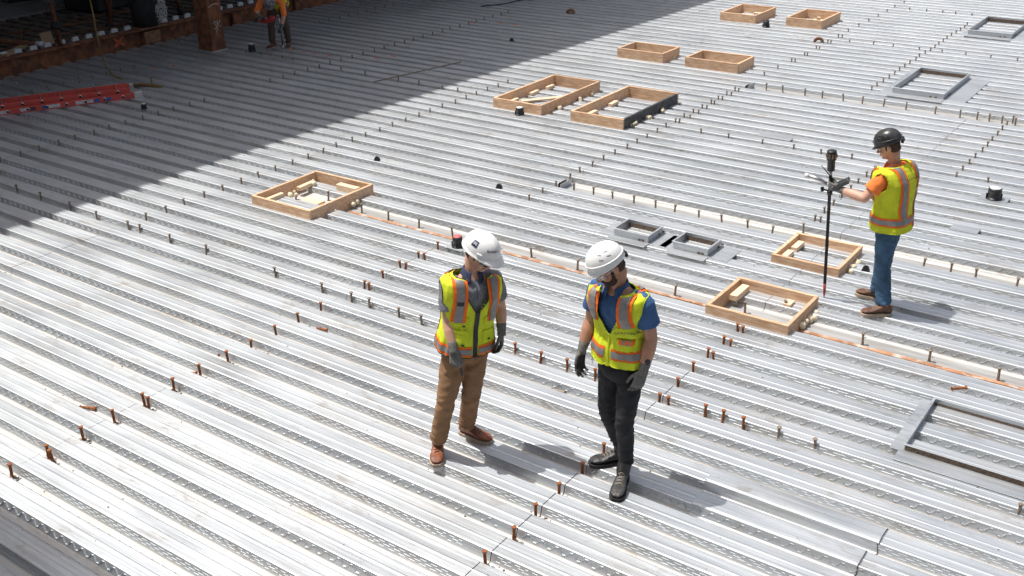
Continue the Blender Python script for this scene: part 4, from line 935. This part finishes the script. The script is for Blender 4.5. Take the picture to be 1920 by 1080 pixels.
for x0, x1 in ((1.35, 1.5), (1.75, 1.86), (.95, 1.1)): box('label_sticker', (LL-x1, .2165, .082), (LL-x0, .2185, .13), M['paper'], lad, 0)
box('maker_plate', (LL-2.72, -.2085, .018), (LL-2.34, -.2065, .072), M['white'], lad, 0); box('maker_panel', (LL-2.70, -.2098, .024), (LL-2.36, -.2086, .066), M['black'], lad, 0)
tme = text_mesh('LOUISVILLE', .05); bm = bmesh.new(); bm.from_mesh(tme)
for v_ in bm.verts: v_.co = Vector((LL-2.53+v_.co.x, -.2105, .045+v_.co.y))
link('lettering', mesh_of(bm, 'lettering'), M['white'], lad)
# ------------------------------------------------------------------ studs
def stud_mesh(h, m):
    bm = bmesh.new(); prof = [(.016, 0), (.016, .005), (.0118, .008), (.0115, h-.013), (.0185, h-.011), (.019, h-.002), (.0165, h)]
    seg = 10; rings = [[bm.verts.new((r*math.cos(2*math.pi*k/seg), r*math.sin(2*math.pi*k/seg), z)) for k in range(seg)] for r, z in prof]
    for a, b in zip(rings, rings[1:]):
        for k in range(seg): bm.faces.new((a[k], a[(k+1) % seg], b[(k+1) % seg], b[k]))
    bm.faces.new(rings[-1]); me = mesh_of(bm, 'shear_stud'); me.materials.append(m); return me
def stud_parts(h, m, collar):
    a = stud_mesh(h, m); c = bmesh.new(); seg = 9; rr = random.Random(h*1000)
    r0 = [c.verts.new((math.cos(2*math.pi*k/seg)*(.022+rr.uniform(0, .009)), math.sin(2*math.pi*k/seg)*(.022+rr.uniform(0, .009)), .0012)) for k in range(seg)]
    r1 = [c.verts.new((math.cos(2*math.pi*k/seg)*.0145, math.sin(2*math.pi*k/seg)*.0165, .008)) for k in range(seg)]
    for k in range(seg): c.faces.new((r0[k], r0[(k+1) % seg], r1[(k+1) % seg], r1[k]))
    cm = mesh_of(c, 'weld_collar'); cm.materials.append(collar); return a, cm
VR = [stud_parts(.132, M['rust_bright'], M['stain']), stud_parts(.128, M['rust_bright'], M['stain'])]; VG = [stud_parts(.131, M['stud'], M['stain']), stud_parts(.127, M['stud'], M['stain'])]
ur = random.Random(21)
def stud(x, y, rusty, label, group, near=True):
    me, cm = ur.choice(VR if rusty else VG)
    o = link('shear_stud', me, None, None, (x+ur.uniform(-.012, .012), y+ur.uniform(-.012, .012), .001), (ur.gauss(0, .045), ur.gauss(0, .055), ur.uniform(0, 6)))
    tag(o, label, 'stud', group)
    if near: link('weld_collar', cm, None, o)
    return o
def line(X, ns, rusty, label, group, near=True, dbl=()):
    for n in ns:
        stud(X, valley(n), rusty, label, group, near)
        if n in dbl: stud(X+.075, valley(n)-.01, rusty, label, group, near)
line(-7.12, list(range(10, 22))+[23, 24, 25, 26, 27], 1, 'rusty orange stud on the deck seam left of the pointing man', 'rusty studs on the left seam', True, (11, 14, 23, 25, 26))
line(-3.49, list(range(14, 20))+[22, 23, 24, 25, 26, 27], 1, 'rusty orange stud on the deck seam at the bearded man', 'rusty studs on the seam at the bearded man', True, (22, 25, 26, 27))
line(-10.7, range(23, 49), 0, 'grey-brown stud in the line crossing the ribs past the shadow edge', 'studs past the shadow edge')
line(-7.13, range(33, 46), 0, 'grey stud in the line running to the black-sided timber form', 'studs leading to the black-sided form')
line(-7.14, range(46, 54), 0, 'paired grey stud beside the black-sided timber form', 'paired studs beside the black-sided form', False, range(46, 54))
line(-7.14, range(57, 84, 2), 0, 'far grey stud in the line beside the farthest timber forms', 'far studs beside the farthest forms', False, range(61, 71))
line(-5.26, range(57, 78), 0, 'far grey stud in the line beside the large sheet metal frames', 'far studs beside the metal frames', False)
line(-14.36, list(range(24, 37)), 0, 'shaded stud in the line right of the red ladder', 'shaded studs right of the ladder')
line(-14.4, range(41, 66), 0, 'shaded stud in the line beyond the bent worker', 'shaded studs beyond the bent worker', False)
line(-2.92, range(45, 56), 0, 'grey stud in the line behind the man in jeans', 'studs behind the man in jeans', False)
line(-3.9, range(36, 45), 0, 'grey stud in the line beside the survey pole', 'studs beside the survey pole', True, (37, 38))
line(-17.42, range(29, 40), 0, 'shaded stud in the line between ladder and rusty column', 'shaded studs before the rusty column', False)
line(-17.36, range(55, 64), 0, 'far shaded stud at the end of the edge beam', 'far shaded studs by the edge beam', False)
def row(Y, xs, rusty, label, group, near=True):
    for x in xs: stud(x, Y, rusty, label, group, near)
row(6.945, [-13.05, -12.5, -11.85, -11.3, -10.68, -10.47, -9.89, -9.27, -8.16, -7.45, -7.03, -6.79, -6.4, -6.12], 0, 'grey stud in the rib valley row left of the pointing man', 'studs in the first valley row')
row(6.95, [-5.0, -4.73, -4.44, -4.16, -3.08, -2.93, -2.76], 1, 'rusty stud in the rib valley row behind the bearded man', 'rusty studs behind the bearded man')
row(6.955, [-2.46, -2.16, -.7], 0, 'grey stud in the rib valley row before the metal frame', 'grey studs before the near metal frame')
row(8.885, [-8.69, -8.24, -7.77, -7.26, -6.62, -6.14, -5.55, -4.37, -2.43, -1.85, -1.26], 0, 'grey stud standing along the orange rust strip', 'studs along the orange rust strip')
row(10.91, [-6.88, -6.58, -6.29, -6.01, -5.68, -5.42, -5.11, -4.81, -4.48, -4.19, -2.49, -2.21, -1.96, -1.56], 0, 'grey stud along the open white flange behind the sheet metal collars', 'studs along the middle open flange')
row(16.885, [-6.8, -6.52, -6.12, -5.83, -5.48, -5.16, -4.82, -4.46, -4.03, -3.65, -3.4, -3.23, -3.05, -2.86], 0, 'grey stud along the far open white flange', 'studs along the far open flange', False)
row(13.92, [-6.57, -6.12, -5.61, -5.14, -4.73, -4.32, -2.53, -11.46, -11.12], 0, 'grey stud in the valley row beyond the middle flange', 'studs in the middle valley row', False)
row(13.98, [-13.89, -13.3, -12.5, -12.03], 0, 'shaded stud in the valley row before the dark rod', 'shaded studs in the middle valley row', False)
row(20.88, [-6.77, -6.33, -5.95, -5.44, -5.01, -4.59, -4.16, -3.7], 0, 'far grey stud in the valley row between the metal frames', 'studs between the metal frames', False)
row(24.7, [-6.76, -6.4, -6.08, -5.78, -5.44], 0, 'farthest grey stud in a short valley row', 'farthest valley row of studs', False)
row(14.07, [-18.88, -18.57, -18.31, -18.04, -17.03, -16.55, -16.11, -15.87, -15.54, -15.25], 0, 'shaded stud in the row beside the rusty column', 'shaded studs beside the rusty column', False)
# loose studs lying about
for (x, y, a_, L_, m_) in ((-7.57, 4.15, 20, .16, 'rust_bright'), (-7.30, 5.43, 15, .13, 'rust_bright'), (-7.32, 5.02, 25, .15, 'rust_bright'), (-6.91, 6.32, 12, .12, 'rust_bright'), (-4.38, 6.61, 5, .13, 'stud'), (-1.52, 8.36, 40, .13, 'rust_bright')):
    o = link('loose_stud', stud_mesh(L_, M[m_]), None, None, (x, y, .018 if y < 8 else TOP+.016), (0, R(88), R(a_))); tag(o, 'headed stud lying on its side on the metal deck', 'stud', 'loose studs lying on the deck')
# ------------------------------------------------------------------ timber forms
fr = random.Random(9)
def form(label, x0, x1, y0, y1, zt, inner=(), foam=(), dark=None):
    g_ = grp('timber_form', (x0, y0, 0), 0, label, 'timber form', 'timber opening forms on the deck'); w_, h_ = x1-x0, y1-y0; t = .036
    def brd(lo, hi, m):
        bm = bmesh.new(); bm_box(bm, lo, hi, .0025); o = link('board', mesh_of(bm, 'board'), m, g_)
        for v in o.data.vertices: v.co.z += noise.noise((v.co.x*2+x0, v.co.y*2+y0, zt))*.004
        return o
    brd((0, 0, .004), (w_, t, zt), M['wood']); brd((0, h_-t, .004), (w_, h_, zt+.003), M['wood'])
    brd((.0, t+.001, .006), (t, h_-t-.001, zt-.002), M['wood']); o = brd((w_-t, t+.001, .006), (w_, h_-t-.001, zt-.001), M[dark] if dark else M['wood'])
    if dark: o['label'] = 'board with black coating'
    for (cx, cy, cz, sx, sy, sz, rz) in inner:
        bm = bmesh.new(); bm_box(bm, (-sx/2, -sy/2, 0), (sx/2, sy/2, sz), .003); link('block', mesh_of(bm, 'block'), M['wood2'], g_, (cx, cy, cz), (0, 0, R(rz)))
    for (cx, cy, cz, r) in foam:
        bm = bmesh.new()
        for k in range(5): bm_ball(bm, (fr.uniform(-r, r)*.8, fr.uniform(-r, r)*1.2, fr.uniform(-r, r)*.5), r*fr.uniform(.45, .8), 8)
        link('foam_blob', mesh_of(bm, 'foam_blob', True), M['foam'], g_, (cx, cy, cz))
    for (nx, ny) in ((.018, .0), (.018, h_), (w_-.018, 0.), (w_-.018, h_)):
        pass
    return g_
form('timber form standing alone beside the shadow edge, studs around it', -9.94, -8.92, 8.24, 9.37, .19, ((.12, .28, TOP, .06, .26, .05, 0), (.14, .78, TOP, .07, .24, .05, 3), (.72, .98, .06, .34, .09, .10, 0), (.45, .55, .006, .30, .24, .02, 4)), ((1.03, .4, .06, .05), (1.04, .75, .07, .05), (.17, .95, .1, .05), (.2, .5, .08, .045)))
form('long timber form with loose board inside and black pipe stub in front', -10.0, -9.07, 13.42, 15.2, .23, ((.12, .4, TOP, .06, .24, .05, 0), (.12, 1.0, TOP, .06, .24, .05, 4), (.5, .75, .10, .10, .8, .02, -38), (.14, 1.45, TOP, .06, .2, .05, 0)), ((.95, .5, .09, .05), (.95, 1.1, .09, .05), (.95, 1.5, .09, .04)))
form('long timber form with one black coated side', -8.53, -7.6, 13.42, 15.2, .23, ((.12, .45, TOP, .07, .24, .05, 0), (.12, 1.1, TOP, .07, .24, .05, 5), (.5, .5, .01, .55, .16, .015, 2)), ((.95, .3, .09, .045), (.95, .75, .09, .045), (.95, 1.2, .09, .045)), 'blackboard')
form('tall-sided timber form left of its twin, beyond the long forms', -10.05, -9.08, 17.45, 18.12, .25, (), ((.98, .35, .08, .04),))
form('tall-sided timber form right of its twin, beyond the long forms', -8.62, -7.58, 17.42, 18.12, .25, (), ((1.05, .35, .08, .04),))
form('farthest timber form with a wooden piece inside, left of its neighbour', -9.9, -9.08, 21.6, 22.7, .25, ((.25, .5, TOP, .09, .5, .03, 25), (.55, .8, TOP, .2, .1, .08, 10)))
form('farthest timber form holding a brown bundle, right of its neighbour', -8.46, -7.68, 21.75, 22.85, .25, ((.2, .5, TOP, .2, .2, .06, 25), (.45, .8, TOP, .3, .1, .03, 0), (.5, .55, .07, .07, .07, .14, 10)))
form('timber form just behind the survey pole with foam at its side', -3.84, -3.10, 10.05, 10.78, .165, ((.10, .20, TOP, .07, .22, .05, 0), (.10, .5, TOP, .07, .22, .05, 0), (.42, .18, .006, .14, .1, .02, 0)), ((.76, .3, .06, .04), (.77, .5, .07, .05)))
form('timber form on the orange rust strip in front of the survey pole', -3.88, -3.04, 8.55, 9.32, .17, ((.11, .55, TOP, .08, .30, .06, 0), (.60, .62, TOP, .08, .12, .03, 0), (.55, .22, .006, .20, .14, .03, 5)), ((.85, .35, .05, .05), (.86, .55, .06, .05), (.8, .1, .05, .045)))
for (x, y) in ((-3.62, 8.9), (-3.3, 9.15)): stud(x, y, 0, 'grey stud inside the timber form on the orange rust strip', 'studs inside the near form')
for (x, y) in ((-9.6, 8.65), (-9.35, 9.0)): stud(x, y, 0, 'grey stud inside the timber form beside the shadow edge', 'studs inside the left form')
# orange sprayed / rusted plates inside the long forms
for (x0, x1, y0_, y1_) in ((-9.4, -9.12, 14.1, 14.25), (-8.4, -7.7, 13.82, 13.98), (-8.3, -8.05, 14.3, 14.5), (-9.5, -9.15, 8.72, 8.86)):
    o = box('rusty_plate', (x0, y0_, .003), (x1, y1_, .012), M['rust_orange'], None, .002); tag(o, 'orange rusted plate lying in a rib valley inside a timber form', 'plate', 'rusted plates inside the forms')
# ------------------------------------------------------------------ sheet metal collars and frames
def collar(label, x0, x1, y0, y1, zt, flange, name='duct_collar', rusty=True, cat='duct collar'):
    g_ = grp(name, (x0, y0, 0), 0, label, cat); w_, h_ = x1-x0, y1-y0; t = .006
    for nm, lo, hi in (('side', (0, 0, .077), (w_, t, zt)), ('side', (0, h_-t, .077), (w_, h_, zt)), ('side', (0, t+.0005, .077), (t, h_-t-.0005, zt)), ('side', (w_-t, t+.0005, .077), (w_, h_-t-.0005, zt))):
        bm = bmesh.new(); bm_box(bm, lo, hi, .001); link(nm, mesh_of(bm, nm), M['galv'], g_)
    # rolled top lip
    for nm, lo, hi in (('lip', (-.012, -.012, zt+.0005), (w_+.012, .012, zt+.006)), ('lip', (-.012, h_-.012, zt+.0005), (w_+.012, h_+.012, zt+.006)), ('lip', (-.012, .0125, zt+.0005), (.012, h_-.0125, zt+.006)), ('lip', (w_-.012, .0125, zt+.0005), (w_+.012, h_-.0125, zt+.006))):
        bm = bmesh.new(); bm_box(bm, lo, hi, .001); link(nm, mesh_of(bm, nm), M['galv'], g_)
    l_, r_, f_, b_ = flange; z = .0795
    for lo, hi in (((-l_, -.02, z), (-.001, h_+.03, z+.003)), ((w_+.001, -.02, z), (w_+r_, h_+.02, z+.003)), ((-.03, -f_, z+.0035), (w_+.02, -.001, z+.0065)), ((-.02, h_+.001, z+.0035), (w_+.02, h_+b_, z+.0065))):
        if hi[0]-lo[0] > .01 and hi[1]-lo[1] > .01:
            bm = bmesh.new(); bm_box(bm, lo, hi, .0008); link('flange_plate', mesh_of(bm, 'flange_plate'), M['galv'], g_)
    bm = bmesh.new(); bm_box(bm, (t+.004, h_-t-.004, .078), (w_-t-.004, h_-t-.0015, zt-.035)); link('dark_inner_face', mesh_of(bm, 'dark_inner_face'), M['stain'], g_)  # dark brown panel on the lower part of the inner back side
    if rusty:
        for k in range(4):
            bm = bmesh.new(); x = w_*(.75+.1*k) if k < 2 else w_; bm_ball(bm, (0, 0, 0), (.02, .006, .012), 8); link('weld_spot', mesh_of(bm, 'weld_spot', True), M['stain'], g_, (min(x, w_-.02), -.002, .10) if k < 2 else (w_+.002, .06+.1*k, .10))
    return g_
collar('square sheet metal collar with flat plates, left one of a pair', -5.62, -5.18, 9.78, 10.12, .165, (.19, .22, .14, .05)); collar('square sheet metal collar with flat plates, right one of a pair', -4.88, -4.46, 9.80, 10.12, .165, (.16, .24, .15, .05))
collar('large open sheet metal frame with wide side plates on the far deck', -4.9, -4.08, 17.52, 19.1, .17, (.18, .34, .22, .04), 'steel_curb', True, 'steel curb'); collar('large open sheet metal frame at the far edge beside stud line', -5.02, -4.2, 22.7, 24.3, .17, (.12, .36, .2, .04), 'steel_curb', True, 'steel curb')
nc = collar('near open steel frame with rusty inner side before the bearded man', -1.58, .35, 7.25, 8.06, .132, (.10, .2, .17, .03), 'steel_curb', True, 'steel curb')
bm = bmesh.new(); bm_box(bm, (.01, -.006, .088), (1.9, -.0015, .130)); link('rusty_face', mesh_of(bm, 'rusty_face'), M['stain'], nc)
# smooth closure strip in front of the rust strip
bm = bmesh.new()
for a, b in ((-8.9, -7.12), (-7.11, -3.95), (-3.0, .12), (.14, 3.7)):
    pr = [(8.665, .003), (8.668, .016), (8.674, .019), (8.752, .021), (8.759, .017), (8.762, .003)]
    A1 = [bm.verts.new((a, y, z)) for y, z in pr]; B1 = [bm.verts.new((b, y, z)) for y, z in pr]
    for i in range(len(pr)-1): bm.faces.new((A1[i], A1[i+1], B1[i+1], B1[i]))
bmesh.ops.recalc_face_normals(bm, faces=bm.faces)
bm2 = bm; me = mesh_of(bm2, 'closure_strip'); 
o = link('closure_strip', me, M['galv'], floor); tag(o, kind='stuff')
# smooth rib covers at the lower right
def cover(x0, x1, n, label):
    bm = bmesh.new(); y0c = valley(n); pr = [(.012, .006), (.030, .0075), (.037, .012), (.043, .026), (.057, .066), (.0615, .077), (.068, .0835), (.080, .0855), (.115, .0860)]
    pr = pr + [(PITCH-y, z) for y, z in reversed(pr)]; N_ = 14; rows = []; K = len(pr)
    for i in range(N_+1):
        x = x0+(x1-x0)*i/N_; rows.append([bm.verts.new((x + (.03*noise.noise((k*.9, n, i)) if i in (0, N_) else 0), y0c+y, z + .0012*noise.noise((x*4, y*8, n)))) for k, (y, z) in enumerate(pr)])
    end = [v.co + Vector((.004, 0, .001)) for v in rows[-1]]
    for a, b in zip(rows, rows[1:]):
        for k in range(K-1): bm.faces.new((a[k], b[k], b[k+1], a[k+1]))
    o = link('rib_cover', mesh_of(bm, 'rib_cover'), M['deck'], None); tag(o, label, 'rib cover')
    tube('cut_edge', end, .0022, M['blackmatte'], o, 6)
cover(-2.66, -1.38, 19, 'smooth rounded metal cover over a rib, farther one of two'); cover(-2.62, -1.42, 18, 'smooth rounded metal cover over a rib, nearer one of two')
# ------------------------------------------------------------------ small deck fittings
def sleeve(x, y, r, h, label, cap='white', base=True, z=TOP):
    g_ = grp('pipe_sleeve', (x, y, z+.0045), 0, label, 'pipe sleeve')
    tube('barrel', [(0, 0, 0), (0, 0, .012), (0, 0, .0125), (0, 0, h*.55), (0, 0, h*.56), (0, 0, h)], [r*1.25, r*1.25, r, r*.96, r*1.06, r*1.02], M['black'], g_, 18)
    tube('cap', [(0, 0, h+.0005), (0, 0, h+.006)], r*.9, M[cap], g_, 18)
    for k in range(4):
        a_ = k*math.pi/2+.4; bm = bmesh.new(); bm_box(bm, (r*.98, -.004, .012), (r*1.25, .004, h*.5), .001, Matrix.Rotation(a_, 4, 'Z')); link('fin', mesh_of(bm, 'fin'), M['black'], g_)
    if base: box('base_plate', (-r*2.2, -r*1.7, -.004), (r*2.2, r*1.7, -.0005), M['galv'], g_, 0)
sleeve(-2.33, 13.28, .075, .135, 'black pipe sleeve on a galvanized plate right of man in jeans'); sleeve(-6.92, 8.55, .055, .12, 'black pipe sleeve with red rimmed cap behind the pointing man', 'pink'); sleeve(-9.38, 13.28, .06, .11, 'black pipe sleeve in front of the long timber form', 'white', False); sleeve(-16.5, 14.18, .06, .15, 'black pipe sleeve on a small plate beside the bent worker'); sleeve(-8.75, 21.4, .06, .12, 'black pipe sleeve between the two farthest timber forms', 'black', False)
sleeve(-14.84, 10.34, .04, .08, 'small black pipe sleeve on the shaded deck right of the ladder', 'white', False)
def hanger(x, y, label):
    bm = bmesh.new(); v0 = [(-.042, -.028, 0), (.042, -.028, 0), (.042, .028, 0), (-.042, .028, 0)]; v1 = [(-.024, -.015, .052), (.024, -.015, .052), (.024, .015, .052), (-.024, .015, .052)]
    a = [bm.verts.new(p) for p in v0]; b = [bm.verts.new(p) for p in v1]
    for i in range(4): bm.faces.new((a[i], a[(i+1) % 4], b[(i+1) % 4], b[i]))
    bm.faces.new(b); bm.faces.new(a[::-1]); bm_tube(bm, [(0, 0, .05), (0, 0, .06)], .012, 10)
    tag(link('insert_cap', mesh_of(bm, 'insert_cap'), M['black'], None, (x, y, TOP+.001), (0, 0, R(10))), label, 'insert cap')
hanger(-9.76, 10.37, 'black tapered insert cap on a rib behind the lone timber form'); hanger(-7.66, 10.36, 'black tapered insert cap on a rib left of the flange bracket'); hanger(-2.92, 10.36, 'black tapered insert cap beside the form behind the survey pole'); hanger(-12.6, 17.6, 'black insert cap standing on the shaded deck')
for (x, y, l_) in ((-7.31, 20.61, 'brown half-round saddle lying before the farthest forms'), (-13.16, 20.7, 'brown half-round saddle lying on the far shaded deck')):
    bm = bmesh.new(); P = [(math.cos(t)*.10, 0, math.sin(t)*.085) for t in [math.pi*k/10 for k in range(11)]]; A1 = [bm.verts.new((x_, -.05, z_)) for x_, _, z_ in P]; B1 = [bm.verts.new((x_, .05, z_)) for x_, _, z_ in P]; A2 = [bm.verts.new((x_*.45, -.05, z_*.45)) for x_, _, z_ in P]; B2 = [bm.verts.new((x_*.45, .05, z_*.45)) for x_, _, z_ in P]
    for i in range(10): bm.faces.new((A1[i], B1[i], B1[i+1], A1[i+1])); bm.faces.new((A2[i], A2[i+1], B2[i+1], B2[i])); bm.faces.new((A1[i], A1[i+1], A2[i+1], A2[i])); bm.faces.new((B1[i], B2[i], B2[i+1], B1[i+1]))
    tag(link('pipe_saddle', mesh_of(bm, 'pipe_saddle'), M['plate'], None, (x, y, TOP+.001), (0, 0, R(20))), l_, 'saddle')
def bracket(x, y, label, rz=0):
    bm = bmesh.new(); bm_box(bm, (-.003, -.14, 0), (.003, .14, .085), .001); bm_box(bm, (.0035, -.14, 0), (.09, .14, .003)); tag(link('end_closure', mesh_of(bm, 'end_closure'), M['galv'], None, (x, y, .012), (0, R(8), R(rz))), label, 'end closure')
bracket(-10.05, 8.90, 'upright metal end closure left of the lone timber form'); bracket(-7.06, 11.0, 'upright metal end closure at the start of the middle flange'); bracket(-7.06, 16.82, 'upright metal end closure at the start of the far flange'); bracket(-6.30, 8.62, 'bent metal end closure behind the pointing man', 80)
for (x, y, w_, h_, l_) in ((-2.36, 12.09, .30, .20, 'small grey metal patch lying on a rib right of man in jeans'), (-5.55, 14.25, .5, .16, 'thin grey metal patch on the far ribs')):
    o = box('metal_patch', (x-w_/2, y-h_/2, TOP+.003), (x+w_/2, y+h_/2, TOP+.006), M['galv'], None, 0); tag(o, l_, 'metal patch')
tag(tube('steel_rod', [(-12.75, 13.6, TOP+.010), (-12.35, 15.6, TOP+.010)], .009, M['stud'], None, 8), 'long thin dark rod lying across the shaded ribs', 'rod')
tag(tube('extension_cable', crspline([(-15.4, 20.3, TOP+.012), (-15.1, 20.8, TOP+.012), (-15.0, 21.4, TOP+.02), (-14.6, 21.9, TOP+.012), (-14.3, 22.8, TOP+.012)], 6), .014, M['black'], None, 7), 'black cable curling on the far shaded deck', 'cable')
o = box('base_shim', (-3.56, 5.74, .004), (-3.36, 5.86, .012), M['plate'], None, .002); tag(o, 'small rusty plate in the valley by the black boots', 'plate')
for i, (x, y, w_) in enumerate(((-15.95, 14.62, .12), (-15.6, 14.63, .12), (-15.3, 14.62, .14), (-14.9, 14.62, .13), (-13.95, 15.1, .13), (-13.8, 15.42, .13), (-17.1, 12.22, .12), (-16.9, 12.5, .12), (-14.4, 18.75, .14), (-13.9, 18.9, .14), (-13.5, 18.95, .14))):
    yv = valley(round((y/PITCH)-PH-.5))+PITCH/2+.035
    o = box('paint_mark', (x-w_/2, yv-.02, TOP+.0012), (x+w_/2, yv+.02, TOP+.0028), M['orangepaint'], None, 0); tag(o, 'short orange spray mark on a shaded rib top', 'paint mark', 'orange spray marks on the deck')
# scraps and crumbs
bm = bmesh.new(); cr = random.Random(77)
def crumb(x, y, z, s):
    r = bmesh.ops.create_icosphere(bm, subdivisions=1, radius=s)
    for v in r['verts']: v.co = Vector((v.co.x*cr.uniform(.6, 1.5), v.co.y*cr.uniform(.6, 1.3), v.co.z*.6)) + Vector((x, y, z+s*.4))
for i in range(420):
    x, n = cr.uniform(-13, 1), cr.randint(8, 46); top_ = cr.random() < .25; y = valley(n)+(PITCH/2+cr.uniform(-.06, .06) if top_ else cr.uniform(-.035, .035)); crumb(x, y, TOP if top_ else .001, cr.uniform(.003, .009))
for X, ns in ((-7.12, range(10, 28)), (-3.49, range(14, 28))):
    for n in ns:
        for k in range(9): crumb(X+cr.gauss(.03, .05), valley(n)+cr.uniform(-.035, .035), .001, cr.uniform(.004, .011))
for x in [-8.16, -7.45, -6.4, -5., -4.4, -3.08, -2.76, -2.46, -2.16, -.7, -9.27]:
    for k in range(12): crumb(x+cr.gauss(.04, .07), 6.93+cr.uniform(-.04, .03), .001, cr.uniform(.004, .012))
tag(link('deck_debris', mesh_of(bm, 'deck_debris', True), M['debris'], None), 'small weld crumbs and grit scattered over the metal deck', 'debris', kind='stuff')
